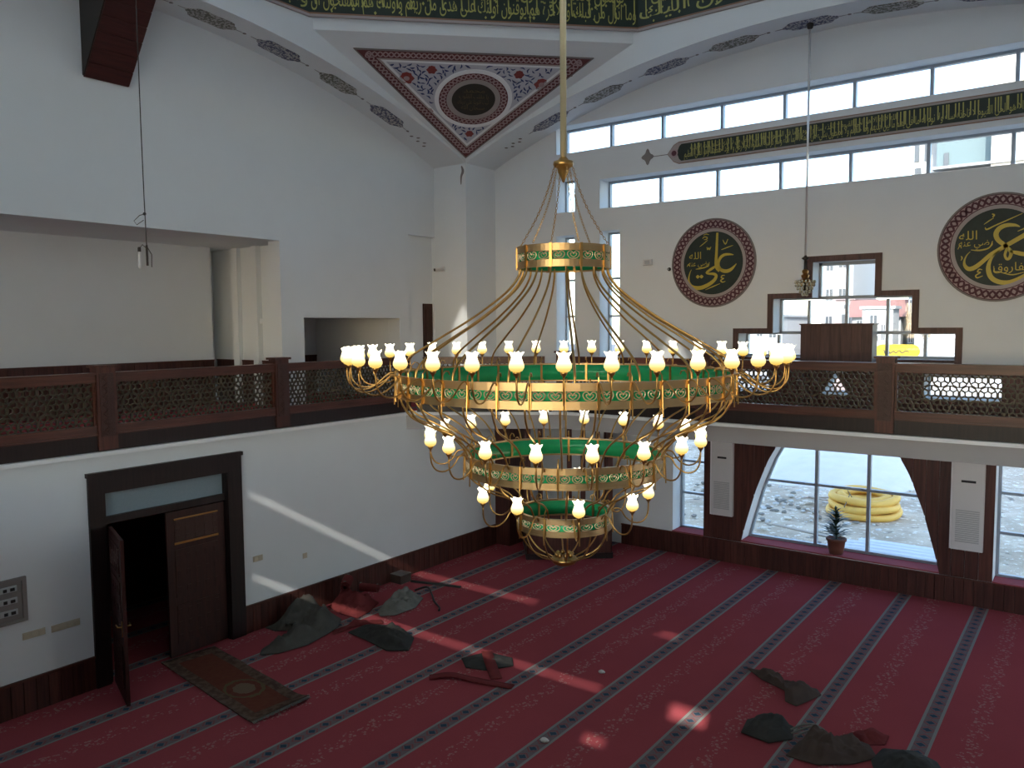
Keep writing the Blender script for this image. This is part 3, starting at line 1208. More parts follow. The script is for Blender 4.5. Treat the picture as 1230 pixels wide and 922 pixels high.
# painted triangle on the near pendentive ---------------------------------
PA = V((XP, YP, TIPZ))
PU = V((0.70711, 0.70711, 0))
mid = V((XP + (LEG - 0.1) / 2, YP - (LEG - 0.1) / 2, TOPZ))
PW = (mid - PA).normalized()
PN = PU.cross(PW).normalized()
if PN.dot(V((ACX, ACY, 4)) - PA) < 0:
    PN = -PN
pf = lambda u, w, e: PA + PU * u + PW * w + PN * e
tri = thing('painted_triangle', 'triangular painted ornament panel above the corner pillar, red braid border', 'ornament', PA + PW * 0.05)
Tout = [(0.0, 0.06), (2.38, 3.13), (-2.38, 3.13)]


def inset_tri(T, d):
    out = []
    n = len(T)
    for i in range(n):
        p, c, nx = V(T[i - 1]), V(T[i]), V(T[(i + 1) % n])
        a, b = (p - c).normalized(), (nx - c).normalized()
        s = math.sin(a.angle(b) / 2)
        out.append(tuple(c + (a + b).normalized() * (d / s)))
    return out


T1, T2, T3, T4 = inset_tri(Tout, 0.025), inset_tri(Tout, 0.21), inset_tri(Tout, 0.245), inset_tri(Tout, 0.30)


def tri_ring(A, B, e0, e1):
    q = MB()
    for i in range(3):
        j = (i + 1) % 3
        q.prism([A[i], A[j], B[j], B[i]], pf, e0, e1)
    return q


obj('border_edge', tri_ring(Tout, T1, 0.0, 0.022), 'grey_motif', tri)
obj('border_band', tri_ring(T1, T2, 0.0, 0.015), 'red_deep', tri)
q = MB()
for i in range(3):
    a, b = V(inset_tri(Tout, 0.118)[i]), V(inset_tri(Tout, 0.118)[(i + 1) % 3])
    braid(q, [tuple(a), tuple(b)], 0.16, pf, 0.015, 0.02, 0.21, 0.028)
obj('border_braid', q, 'pink', tri)
obj('inner_edge', tri_ring(T2, T3, 0.0, 0.02), 'pink_grey', tri)
obj('white_line', tri_ring(T3, T4, 0.0, 0.014), 'ledge', tri)
q = MB()
q.prism(T4, pf, 0.0, 0.01)
obj('field', q, 'pale_blue', tri)
CC = (0.04, 1.90)


def ring(mb, c, r0, r1, fn, e0, e1, n=64):
    A = [(c[0] + r0 * math.cos(2 * PI * i / n), c[1] + r0 * math.sin(2 * PI * i / n)) for i in range(n + 1)]
    B = [(c[0] + r1 * math.cos(2 * PI * i / n), c[1] + r1 * math.sin(2 * PI * i / n)) for i in range(n + 1)]
    mb.strip(A, B, fn, e0, e1)
    return mb


def disc(mb, c, r, fn, e0, e1, n=64):
    mb.prism([(c[0] + r * math.cos(2 * PI * i / n), c[1] + r * math.sin(2 * PI * i / n)) for i in range(n)], fn, e0, e1)
    return mb


def circ(c, r, n=96):
    return [(c[0] + r * math.cos(2 * PI * i / n), c[1] + r * math.sin(2 * PI * i / n)) for i in range(n + 1)]


obj('outer_ring', ring(MB(), CC, 0.73, 0.82, pf, 0.005, 0.03), 'ledge', tri)
obj('ring_band', ring(MB(), CC, 0.56, 0.735, pf, 0.005, 0.024), 'red_deep', tri)
q = MB()
braid(q, circ(CC, 0.647), 0.15, pf, 0.024, 0.029, 0.2, 0.026)
obj('ring_braid', q, 'pink', tri)
obj('inner_ring', ring(MB(), CC, 0.46, 0.57, pf, 0.005, 0.034), 'pink_grey', tri)
obj('centre_disc', disc(MB(), CC, 0.465, pf, 0.005, 0.02), 'disc_black', tri)
q = MB()
for k_, (wd, s_) in enumerate(((0.44, 'محمد'), (0.62, 'يا مقلب القلوب'), (0.66, 'ثبت قلوبنا على دينك'), (0.5, 'سبحان الله'))):
    put_text(q, s_, pf, 0.022, CC[0] + wd / 2, CC[1] + 0.2 - 0.16 * k_, 0.17, width=wd)
obj('disc_lettering', q, 'letter_dim', tri)


# leaves and flowers
def in_tri(p, T, marg):
    Ti = inset_tri(T, marg)
    s = None
    for i in range(3):
        a, b = Ti[i], Ti[(i + 1) % 3]
        c = (b[0] - a[0]) * (p[1] - a[1]) - (b[1] - a[1]) * (p[0] - a[0])
        if s is None:
            s = c > 0
        elif (c > 0) != s:
            return False
    return True


flowers = [(-1.36, 2.42, 0.16), (1.42, 2.38, 0.16), (-1.90, 2.78, 0.11), (1.96, 2.72, 0.11), (-0.86, 2.66, 0.11), (0.92, 2.62, 0.11), (-0.88, 1.52, 0.09), (0.98, 1.60, 0.09), (0.03, 0.86, 0.10)]
q = MB()
for (u, w, r) in flowers:
    pts = []
    for i in range(20):
        a = 2 * PI * i / 20
        rr = r * (0.9 + 0.12 * math.cos(6 * a)) * (1.3 if abs(a - PI / 2) < 0.3 else 1)
        pts.append((u + rr * math.cos(a), w + rr * math.sin(a)))
    q.prism(pts, pf, 0.01, 0.014)
obj('painted_flowers', q, 'flower_red', tri)['kind'] = 'stuff'
q = MB()
for (u, w, r) in flowers[:2]:
    disc(q, (u, w), r * 0.38, pf, 0.014, 0.018, 12)
obj('flower_hearts', q, 'pink', tri)['kind'] = 'stuff'
q = MB()
done = []
tries = 0
while len(done) < 300 and tries < 9000:
    tries += 1
    u, w = rnd.uniform(-2.2, 2.2), rnd.uniform(0.5, 3.0)
    if not in_tri((u, w), Tout, 0.345):
        continue
    if math.hypot(u - CC[0], w - CC[1]) < 0.87:
        continue
    if any(math.hypot(u - f[0], w - f[1]) < f[2] + 0.05 for f in flowers):
        continue
    if any(math.hypot(u - a, w - b) < 0.082 for a, b in done):
        continue
    done.append((u, w))
    a = rnd.uniform(0, 2 * PI)
    l = rnd.uniform(0.04, 0.07)
    bend = rnd.uniform(-0.03, 0.03)
    dx, dy = math.cos(a), math.sin(a)
    brush(q, [(u - dx * l, w - dy * l, 0.008), (u - dy * bend, w + dx * bend, rnd.uniform(0.028, 0.044)), (u + dx * l, w + dy * l, 0.006)], pf, 0.01, 0.014, 3)
obj('painted_leaves', q, 'leaf_blue', tri)['kind'] = 'stuff'
# plaster drip motif on the pillar head
# arch soffit ornaments ----------------------------------------------------


def lozenge(ax, s, half, wid, mat):
    z = arc_z(s)
    dz = -s / math.sqrt(18.9 ** 2 - s * s)
    tl = 1 / math.sqrt(1 + dz * dz)
    if ax == 'right':
        base = V((ACX + s, -0.55, z))
        T = V((tl, 0, dz * tl))
        W = V((0, 1, 0))
    else:
        base = V((XP - 0.5, ACY + s, z))
        T = V((0, tl, dz * tl))
        W = V((1, 0, 0))
    N_ = T.cross(W).normalized()
    if N_.z > 0:
        N_ = -N_
    q = MB()
    fn = lambda u, v, e: base + T * u + W * v + N_ * e - V((0, 0, 0.004))
    n = 28
    pts = []
    for i in range(n):
        a = 2 * PI * i / n
        c, s_ = math.cos(a), math.sin(a)
        lob = 1 + 0.07 * math.cos(6 * a)
        pts.append((half * math.copysign(abs(c) ** 0.7, c) * lob, wid * math.copysign(abs(s_) ** 0.95, s_) * lob))
    q.prism(pts, fn, 0.0, 0.012)
    o = obj('painted_ornament', q, mat, trim[ax])
    q = MB()
    for e in (-1, 1):
        q.tube([fn(e * half * 0.97, 0, 0.005), fn(e * (half + 0.16), 0, 0.005)], 0.007, 4)
    disc(q, (half + 0.2, 0), 0.035, fn, 0.0, 0.012, 8)
    obj('ornament_stem', q, 'grey_motif', trim[ax])


for i, s in enumerate((0.0, -1.42, -2.82, -4.28, -5.62, 1.36, 2.76, 4.2, 5.6)):
    lozenge('right', s, 0.47, 0.20, 'motif_blue' if abs(round(s / 1.4)) % 2 == 0 else 'motif_olive')
for i, s in enumerate((0.05, 1.45, 2.85, 4.28, 5.62, -1.4, -2.8, -4.2)):
    lozenge('left', s, 0.46, 0.21, 'motif_blue' if abs(round(s / 1.4)) % 2 == 0 else 'motif_olive')
for ax, s in (('right', -6.62), ('left', 6.62)):
    z = arc_z(s)
    q = MB()
    for i in range(5):
        if ax == 'right':
            p = V((ACX + s + 0.1 * (i - 2), -0.55 + (0.06 if i % 2 else -0.05), arc_z(s + 0.1 * (i - 2)) - 0.012))
        else:
            p = V((XP - 0.5 + (0.06 if i % 2 else -0.05), ACY + s + 0.1 * (i - 2), arc_z(s + 0.1 * (i - 2)) - 0.012))
        q.sphere(p, 0.045, 6, 4, 0.25)
    obj('painted_sprig', q, 'grey_motif', trim[ax])

# wedge shaped wooden box high on the left wall
q = MB()
fn = lambda u, z, d: (u, d, z)
BY0, BY1, BZ0, BZ1, BX = -9.27, -8.56, 8.87, 10.08, 0.98
q.add([(XU + 0.002, BY0, BZ0), (XU + 0.002, BY1, BZ0), (XU + 0.002, BY1, 10.24), (XU + 0.002, BY0, 10.24), (XU + 0.03, BY0, BZ0), (XU + 0.03, BY1, BZ0), (XU + BX, BY1, BZ1), (XU + BX, BY0, BZ1)],
      [(0, 1, 2, 3), (4, 7, 6, 5), (0, 4, 5, 1), (0, 3, 7, 4), (1, 5, 6, 2), (3, 2, 6, 7)])
wb = thing('wooden_box', 'dark red wooden box sloping out from the top of the left wall', 'box', (XU, -9.0, BZ0))
obj('body', q, 'wood_box', wb)
nz, nx_ = -0.62, 0.78
for k in range(6):
    t0, t1 = k / 6 + 0.004, (k + 1) / 6 - 0.006
    P0 = (XU + 0.03 + (BX - 0.03) * t0, BZ0 + (BZ1 - BZ0) * t0)
    P1 = (XU + 0.03 + (BX - 0.03) * t1, BZ0 + (BZ1 - BZ0) * t1)
    e = 0.018
    qq = MB()
    qq.prism([P0, P1, (P1[0] + nx_ * e, P1[1] + nz * e), (P0[0] + nx_ * e, P0[1] + nz * e)], lambda u, z, d: (u, d, z), BY0, BY1)
    obj('plank', qq, 'wood_box', wb)
q = MB()
q.prism([(XU + 0.004, BZ0 + 0.02), (XU + 0.04, BZ0 + 0.02), (XU + BX - 0.03, BZ1), (XU + 0.004, 10.22)], lambda u, z, d: (u, d, z), BY0 - 0.015, BY0)
obj('side_board', q, 'darkmetal', wb, label='dark grey side board')

# ------------------------------------------------------------------ gallery slab, ledge and balustrade
CH0, CH1 = V((0.0, -4.45)), V((2.5, -2.70))
YG = -2.70
mb = MB()
poly = [(-0.06, YB), (-0.06, CH0.y + 0.04), (CH1.x - 0.03, CH1.y + 0.06), (XR, YG + 0.06), (XR, -0.01), (-5.1, -0.01), (-5.1, YB)]
mb.prism(poly, lambda a, b_, d: (a, b_, d), 3.01, 3.25)
gal = struct('floor_gallery', mb, 'plaster', 'gallery floor slab running round the hall')
mb = MB()
mb.box(0.0, XR, YB, -15.25, 3.0, 3.25)
struct('floor_gallery_back', mb, 'plaster', 'gallery slab under the viewer')
mb = MB()
mb.prism([(-0.07, YB), (-0.07, CH0.y + 0.05), (CH1.x - 0.04, CH1.y + 0.08), (XR, YG + 0.08), (XR, -0.02), (-5.1, -0.02), (-5.1, YB)], lambda a, b_, d: (a, b_, d), 3.25, 3.262)
struct('floor_gallery_carpet', mb, 'carpet', 'red striped carpet on the gallery floor')
# edge beam and ledge
nch = (CH1 - CH0).normalized()
pch = V((nch.y, -nch.x))


def along(mb, a, b_, off0, off1, z0, z1):
    """box running from 2D a to b with normal offsets (towards hall positive)"""
    a, b_ = V(a), V(b_)
    d = (b_ - a).normalized()
    n = V((d.y, -d.x))
    P = [a + n * off0, b_ + n * off0, b_ + n * off1, a + n * off1]
    mb.prism([tuple(p) for p in P], lambda u, v, z: (u, v, z), z0, z1)


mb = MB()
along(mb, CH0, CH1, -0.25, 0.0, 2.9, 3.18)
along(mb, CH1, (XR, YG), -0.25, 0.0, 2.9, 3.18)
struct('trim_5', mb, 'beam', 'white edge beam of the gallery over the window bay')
mb = MB()
along(mb, (0, YB), CH0, -0.05, 0.10, 3.18, 3.235)
along(mb, CH0 + V((-0.02, 0.02)), CH1, -0.05, 0.10, 3.181, 3.236)
along(mb, CH1, (XR, YG), -0.05, 0.10, 3.182, 3.237)
struct('trim_6', mb, 'ledge', 'thin white ledge under the gallery balustrade')


def star_lattice(w, h, d=0.03):
    """hexagon-star lattice panel in local x (width), z (height), centred at x=0, z from 0"""
    mb = MB()
    a = 0.235
    fn = lambda u, v, e: (u, e, v)

    def polyring(c, r0, r1, n, rot):
        ok = abs(c[0]) - r1 < w / 2 and -r1 < c[1] < h + r1
        if not ok:
            return
        for i in range(n):
            t0, t1 = rot + 2 * PI * i / n, rot + 2 * PI * (i + 1) / n
            q = [(c[0] + r * math.cos(t), c[1] + r * math.sin(t)) for r, t in ((r0, t0), (r1, t0), (r1, t1), (r0, t1))]
            clip(q)

    def clip(q):
        if all(abs(p[0]) > w / 2 for p in q) or all(p[1] < 0 for p in q) or all(p[1] > h for p in q):
            return
        q = [(max(-w / 2, min(w / 2, p[0])), max(0.0, min(h, p[1]))) for p in q]
        ar = sum(q[i - 1][0] * q[i][1] - q[i][0] * q[i - 1][1] for i in range(4))
        if abs(ar) < 1e-6:
            return
        mb.prism(q, fn, -d / 2, d / 2)
    rows = int(h / (a * 0.866)) + 2
    cols = int(w / a) + 2
    for j in range(-1, rows + 1):
        for i in range(-cols, cols + 1):
            c = (i * a + (a / 2 if j % 2 else 0), h / 2 + (j - 1) * a * 0.866)
            if not (abs(c[0]) < w / 2 + a and -a < c[1] < h + a):
                continue
            polyring(c, 0.040, 0.060, 6, PI / 6)
            polyring(c, 0.104, 0.122, 12, PI / 12)
            for k in range(6):
                t = PI / 6 + k * PI / 3
                p0 = (c[0] + 0.055 * math.cos(t), c[1] + 0.055 * math.sin(t))
                p1 = (c[0] + 0.110 * math.cos(t), c[1] + 0.110 * math.sin(t))
                nx, ny = -math.sin(t) * 0.011, math.cos(t) * 0.011
                clip([(p0[0] + nx, p0[1] + ny), (p0[0] - nx, p0[1] - ny), (p1[0] - nx, p1[1] - ny), (p1[0] + nx, p1[1] + ny)])
    return mb


BAY = 2.87
POST = 0.26
lat_me = star_lattice(BAY - POST - 0.04, 0.58).mesh('lattice')
lat_me.materials.append(M['lattice'])
frame_b = MB()
hw_ = (BAY - POST) / 2
post_me = {}


def post_parts(root, p, n2, d2):
    """carved square post at 2D point p; n2 hall-facing normal"""
    rz = math.atan2(d2.y, d2.x)
    b = MB()
    b.box(-POST / 2, POST / 2, -0.09, 0.09, 0.02, 1.13)
    if 'post' not in post_me:
        post_me['post'] = b.mesh('post')
        post_me['post'].materials.append(M['wood'])
        c = MB()
        c.box(-POST / 2 - 0.03, POST / 2 + 0.03, -0.12, 0.12, 1.13, 1.165)
        post_me['cap'] = c.mesh('post_cap')
        post_me['cap'].materials.append(M['wood'])
        c = MB()
        c.box(-0.095, 0.095, -0.10, -0.088, 0.20, 1.06)
        fn = lambda u, v, e: (u, -0.10 - e, v)
        for k in range(7):
            z = 0.27 + k * 0.12
            c.prism([(-0.06, z), (0, z - 0.055), (0.06, z), (0, z + 0.055)], fn, 0.0, 0.012)
            c.prism([(-0.025, z), (0, z - 0.022), (0.025, z), (0, z + 0.022)], fn, 0.012, 0.02)
        post_me['carved'] = c.mesh('carved_panel')
        post_me['carved'].materials.append(M['carved'])
    for nm, key in (('post', 'post'), ):
        po = link(nm, post_me[key], None, root, V((p.x, p.y, 3.24)) - root.location, rz)
        link('post_cap', post_me['cap'], None, po)
        link('carved_panel', post_me['carved'], None, po)


def balustrade(label, a, b_, nb, first_post=True, last_post=True, lat=True):
    """run of nb bays from a to b (2D), hall on the right-hand side of a->b"""
    a, b_ = V(a), V(b_)
    d = (b_ - a).normalized()
    n = V((d.y, -d.x))
    L = (b_ - a).length
    bay = L / nb
    mat = 'wood_y' if abs(d.y) > abs(d.x) else 'wood_x'
    root = thing('gallery_balustrade', label, 'balustrade', ((a.x + b_.x) / 2, (a.y + b_.y) / 2, 3.24), 0, 'gallery balustrades')
    q = MB()
    along(q, a, b_, -0.05, 0.05, 3.24, 3.46)
    obj('fascia_board', q, 'wood_dark', root)
    rz = math.atan2(d.y, d.x)
    for i in range(nb):
        p, r = a + d * (bay * i + POST / 2), a + d * (bay * (i + 1) - POST / 2)
        q = MB()
        along(q, p, r, -0.06, 0.065, 3.46, 3.59)
        along(q, p, r, -0.07, 0.075, 3.455, 3.475)
        obj('bottom_rail', q, mat, root)
        q = MB()
        along(q, p, r, -0.06, 0.065, 4.17, 4.285)
        along(q, p, r, -0.085, 0.09, 4.28, 4.305)
        obj('top_rail', q, mat, root)
        q = MB()
        along(q, p, p + d * 0.03, -0.04, 0.045, 3.59, 4.17)
        along(q, r - d * 0.03, r, -0.04, 0.045, 3.59, 4.17)
        obj('side_stile', q, mat, root)
        if abs(bay - BAY) < 0.02:
            me = lat_me
        else:
            me = star_lattice(bay - POST - 0.04, 0.58).mesh('lattice')
            me.materials.append(M['lattice'])
        m2 = (p + r) / 2
        link('lattice', me, None, root, V((m2.x, m2.y, 3.59)) - root.location, rz)
    for i in range(nb + 1):
        if (i == 0 and not first_post) or (i == nb and not last_post):
            continue
        post_parts(root, a + d * (bay * i), n, d)


ya_ = CH0.y - 0.06
balustrade('dark wooden balustrade with star lattice along the left wall', (-0.02, ya_ - BAY * 4), (-0.02, ya_), 4)
balustrade('short dark wooden balustrade across the corner, behind the lit chandelier', CH0 + nch * 0.22, CH1 - nch * 0.22, 1, False, False)
balustrade('dark wooden balustrade with bright lattice in front of the window wall', (CH1.x + 0.02, YG + 0.02), (CH1.x + 0.02 + BAY * 4, YG + 0.02), 4)

# ------------------------------------------------------------------ wooden dado of planks
plank_me = {}


def plank_mesh(w, h, d=0.014):
    k = (round(w, 3), round(h, 3))
    if k not in plank_me:
        b = MB()
        e = 0.004
        b.add([(0.002, 0, 0), (w - 0.002, 0, 0), (w - 0.002, 0, h), (0.002, 0, h), (0.002 + e, -d, 0), (w - 0.002 - e, -d, 0), (w - 0.002 - e, -d, h), (0.002 + e, -d, h)],
              [(0, 1, 2, 3), (4, 7, 6, 5), (0, 4, 5, 1), (1, 5, 6, 2), (2, 6, 7, 3), (3, 7, 4, 0)])
        plank_me[k] = b.mesh('plank')
        plank_me[k].materials.append(M['wood'])
    return plank_me[k]


def dado(name, label, a, b_, z0, h, w=0.15, cap=True):
    """backing board + planks + cap along a->b, hall on the right-hand side"""
    a, b_ = V(a), V(b_)
    d = (b_ - a).normalized()
    n = V((d.y, -d.x))
    L = (b_ - a).length
    mbk = MB()
    along(mbk, a, b_, 0.0, 0.012, z0, z0 + h)
    root = obj(name, mbk, 'wood_dark')
    root['kind'] = 'structure'
    root['label'] = label
    k = max(1, round(L / w))
    me = plank_mesh(L / k, h - (0.03 if cap else 0))
    rz = math.atan2(d.y, d.x)
    for i in range(k):
        p = a + d * (L * i / k) + n * 0.012
        link('plank', me, None, root, (p.x, p.y, z0), rz)
    if cap:
        q = MB()
        along(q, a, b_, 0.0, 0.035, z0 + h - 0.03, z0 + h)
        obj('cap_rail', q, 'wood_y' if abs(d.y) > abs(d.x) else 'wood_x', root)
    return root


dado('baseboard_left', 'dark plank dado left of the double door', (0, -14.6), (0, -10.54), 0, 0.45)
dado('baseboard_left_far', 'dark plank dado right of the double door', (0, -8.19), (0, -1.66), 0, 0.45)
dado('baseboard_right', 'dark plank dado under the arched window', (2.3, 0), (11.3, 0), 0, 0.46)
dado('baseboard_gallery', 'dark wooden dado along the gallery window wall', (2.3, 0), (11.5, 0), 3.25, 0.30, 0.2, False)
# upper part of the gallery dado between the low windows
for i, (xa_, xb_) in enumerate(((2.3, 4.60), (5.58, 6.5), (7.14, 8.33), (9.5, 11.5))):
    dado('trim_%d' % (7 + i), 'dark wooden dado beside the low gallery windows', (xa_, 0), (xb_, 0), 3.55, 0.60, 0.2, True)
q = MB()
q.box(4.60, 9.50, -0.03, 0.0, 4.0, 4.16)
struct('trim_11', q, 'wood_x', 'dark wooden rail over the low gallery windows')
dado('baseboard_passage', 'dark wooden dado in the gallery passage', (-4.50, -13.5), (-4.50, -5.70), 3.25, 0.97, 0.25)
dado('baseboard_passage_end', 'dark wooden dado at the end of the gallery passage', (-5.1, -5.21), (-2.6, -5.21), 3.25, 0.95, 0.25)
dado('baseboard_niche', 'dark wooden dado at the back of the low gallery opening', (-5.19, -5.08), (-5.19, -2.36), 3.25, 0.95, 0.25)
dado('baseboard_pillar', 'dark wooden dado behind the corner rail', (XP, YP - 0.002), (XP + 0.01, YP - 0.001), 3.25, 0.02, 0.25, False)

# plank cladding round the arched window, cut to its curve
clad = empty('wall_cladding', (AXR, -0.02, 0.46))
clad['kind'] = 'structure'
clad['label'] = 'dark plank cladding between the ground floor windows'


def clad_span(xa, xb):
    n = max(1, round((xb - xa) / 0.21))
    for i in range(n):
        a, c = xa + (xb - xa) * i / n + 0.003, xa + (xb - xa) * (i + 1) / n - 0.003
        zz = [0.47 + (3.0 - 0.47) * k / 40 for k in range(41)]
        P = []
        for z in zz:
            lo, hi = a, c
            if True:
                w_ = arch_w(max(z, 0.5))
                if a > AXR:
                    lo = max(a, AXR + w_)
                else:
                    hi = min(c, AXR - w_)
            P.append((lo, hi, z))
        P = [p for p in P if p[1] - p[0] > 0.004]
        if len(P) < 2:
            continue
        q = MB()
        q.strip([(p[0], p[2]) for p in P], [(p[1], p[2]) for p in P], lambda u, z, d: (u, d, z), -0.025, -0.001)
        obj('plank', q, 'wood', clad)


clad_span(4.25, AXR - 0.7)
clad_span(AXR + 0.7, 2 * AXR - 4.25)
clad_span(2 * AXR - 3.54, 11.3)


# ventilation cabinets between the windows
def air_unit(x0, x1, label):
    r = thing('air_unit', label, 'air conditioner', ((x0 + x1) / 2, -0.06, 0.98), 0)
    q = MB()
    q.box(x0, x1, -0.115, -0.026, 0.98, 2.86)
    obj('housing', q, 'white_plastic', r)
    q = MB()
    for k in range(16):
        z = 1.12 + k * 0.036
        q.box(x0 + 0.06, x1 - 0.06, -0.127, -0.115, z, z + 0.02)
    obj('intake_grille', q, 'grille', r)
    q = MB()
    q.box(x0 + 0.13, x1 - 0.13, -0.123, -0.115, 2.16, 2.20)
    obj('outlet_slot', q, 'black', r)
    q = MB()
    q.box(x0 - 0.03, x0 + 0.004, -0.10, -0.026, 0.98, 2.86)
    obj('side_trim', q, 'ledge', r)


air_unit(4.45, 4.90, 'tall white air unit left of the arched window')
air_unit(8.84, 9.32, 'tall white air unit right of the arched window')

# ------------------------------------------------------------------ corner post and wooden screen under the gallery corner
q = MB()
q.box(0.0, 0.40, -1.66, -1.05, 0.0, 3.0)
cp = struct('trim_12', q, 'wood', 'dark wood clad post at the end of the left wall')
scr = thing('corner_screen', 'dark slatted wooden corner enclosure under the gallery, behind the chandelier', 'screen', (1.8, -1.5, 0))
E0, E1 = V((1.31, -2.27)), V((2.70, -1.14))
ed = (E1 - E0).normalized()
en = V((-ed.y, ed.x))
E2, E3 = E1 + en * 1.3, E0 + en * 1.3


def screen_side(a, b_, posts, w):
    q = MB()
    along(q, a, b_, -0.04, 0.0, 0.0, 0.98)
    obj('board_panel', q, 'wood', scr)
    q = MB()
    along(q, a, b_, -0.05, 0.01, 0.98, 1.04)
    obj('top_rail', q, 'wood_x', scr)
    q = MB()
    along(q, a, b_, -0.05, 0.02, 0.0, 0.12)
    obj('skirting', q, 'wood_dark', scr)
    for t in posts:
        p = a.lerp(b_, t)
        d = (b_ - a).normalized()
        q = MB()
        along(q, p - d * w / 2, p + d * w / 2, -0.05, 0.0, 1.04, 3.0)
        obj('slat_post', q, 'wood', scr)


screen_side(E0, E1, (0.02, 0.16, 0.5, 0.66, 0.83, 0.98), 0.10)
screen_side(E3, E0, (0.3, 0.65), 0.12)
screen_side(E1, E2, (0.3, 0.6), 0.10)

# ------------------------------------------------------------------ double door in the left wall
mb = MB()
mb.box(0.001, 0.05, -10.54, -10.34, 0.0, 2.66)
mb.box(0.001, 0.05, -8.44, -8.19, 0.0, 2.66)
mb.box(0.001, 0.05, -10.54, -8.19, 2.66, 2.90)
mb.box(0.001, 0.075, -10.56, -8.17, 2.90, 2.96)
mb.box(-0.34, 0.001, -10.40, -10.30, 0.0, 2.66)
mb.box(-0.34, 0.001, -8.45, -8.33, 0.0, 2.66)
mb.box(-0.34, 0.001, -10.40, -8.33, 2.66, 2.775)
mb.box(-0.12, -0.02, -10.30, -8.45, 2.22, 2.32)
door = struct('door_1', mb, 'wood_dark', 'dark wooden double door, left leaf open, with a transom light')
q = MB()
q.box(-0.10, -0.08, -10.32, -8.46, 2.32, 2.66)
obj('transom_pane', q, 'frosted', door)


def leaf(parent, hinge, ang, w, sgn, handle=True):
    """leaf local: x along width, y thickness, z up; placed at hinge with rotation"""
    b = MB()
    b.box(0, w, -0.022, 0.022, 0.02, 2.2)
    lf = obj('door_leaf', b, 'wood_door', parent, world=False, loc=hinge, rz=ang)
    for (z0, z1, m_) in ((0.20, 0.78, 'carved'), (0.90, 1.62, 'carved'), (1.74, 2.06, 'wood_x')):
        q = MB()
        for s in (-1, 1):
            q.box(0.12, w - 0.12, s * 0.022 if s > 0 else -0.032, 0.032 if s > 0 else -0.022, z0, z1)
            for k in range(3):
                for e in range(5):
                    x = 0.17 + (w - 0.34) * e / 4
                    z = z0 + (z1 - z0) * (k + 0.5) / 3
                    y0_, y1_ = (0.032, 0.038) if s > 0 else (-0.038, -0.032)
                    q.box(x - 0.03, x + 0.03, y0_, y1_, z - 0.04, z + 0.04)
        pn = obj('door_panel', q, 'wood_door' if m_ == 'carved' else 'carved', lf, world=False)
    q = MB()
    for s in (-1, 1):
        q.box(0.115, w - 0.115, *((0.022, 0.036) if s > 0 else (-0.036, -0.022)), 1.70, 1.73)
        q.box(0.115, w - 0.115, *((0.022, 0.036) if s > 0 else (-0.036, -0.022)), 2.07, 2.09)
    obj('panel_moulding', q, 'brass' if not handle else 'wood_door', lf, world=False, label='thin gilt moulding' if not handle else None)
    if handle:
        q = MB()
        for s in (-1, 1):
            q.box(w - 0.11, w - 0.07, *((0.022, 0.03) if s > 0 else (-0.03, -0.022)), 0.92, 1.12)
            q.tube([(w - 0.09, s * 0.03, 1.05), (w - 0.09, s * 0.075, 1.05), (w - 0.21, s * 0.08, 1.05)], 0.01, 6)
        obj('door_handle', q, 'brass', lf, True, world=False, label='brass lever handle')
    else:
        q = MB()
        q.box(0.035, 0.055, 0.022, 0.032, 0.16, 0.40)
        q.box(0.035, 0.055, 0.022, 0.032, 1.92, 2.18)
        obj('flush_bolt', q, 'brass', lf, world=False, label='brass flush bolt')
    return lf


leaf(door, (0.05, -10.28, 0), math.radians(-18), 0.92, 1)          # swung open into the hall
leaf(door, (-0.06, -9.42, 0), math.radians(90), 0.95, 1, False)   # closed leaf
# dark lobby behind
mb = MB()
mb.box(-2.9, -2.8, -11.5, -7.3, 0, 3.0)
mb.box(-2.9, -0.35, -11.6, -11.5, 0, 3.0)
mb.box(-2.9, -0.35, -7.3, -7.2, 0, 3.0)
struct('wall_lobby', mb, 'wood_door', 'dark lobby walls behind the open door')
mb = MB()
mb.box(-2.9, -0.35, -11.6, -7.2, -0.2, 0.0)
struct('floor_lobby', mb, 'carpet', 'red carpet in the lobby')
mb = MB()
mb.box(-2.9, -0.35, -11.6, -7.2, 2.96, 2.99)
struct('ceiling_lobby', mb, 'ceiling_grey', 'lobby ceiling')

# ------------------------------------------------------------------ small wall fittings
bp_ = thing('breaker_panel', 'grey open breaker panel with three rows of switches left of the door', 'electrical panel', (0.0, -11.62, 1.21))
q = MB()
q.box(0.0, 0.015, -11.92, -11.35, 1.21, 1.78)
obj('back_plate', q, 'panel_grey', bp_)
q = MB()
for (a, b2, c, d) in ((-11.92, -11.35, 1.21, 1.25), (-11.92, -11.35, 1.74, 1.78), (-11.40, -11.35, 1.25, 1.74), (-11.92, -11.88, 1.25, 1.74)):
    q.box(0.0, 0.04, a, b2, c, d)
obj('frame', q, 'panel_grey', bp_)
for k in range(3):
    z = 1.32 + k * 0.15
    q = MB()
    q.box(0.015, 0.035, -11.86, -11.46, z, z + 0.07)
    row = obj('breaker_row', q, 'grille', bp_)
    for y, w_ in ((-11.54, 0.05), (-11.62, 0.04), (-11.80, 0.03)):
        q = MB()
        q.box(0.035, 0.048, y, y + w_, z + 0.012, z + 0.05)
        obj('switch', q, 'black', row)


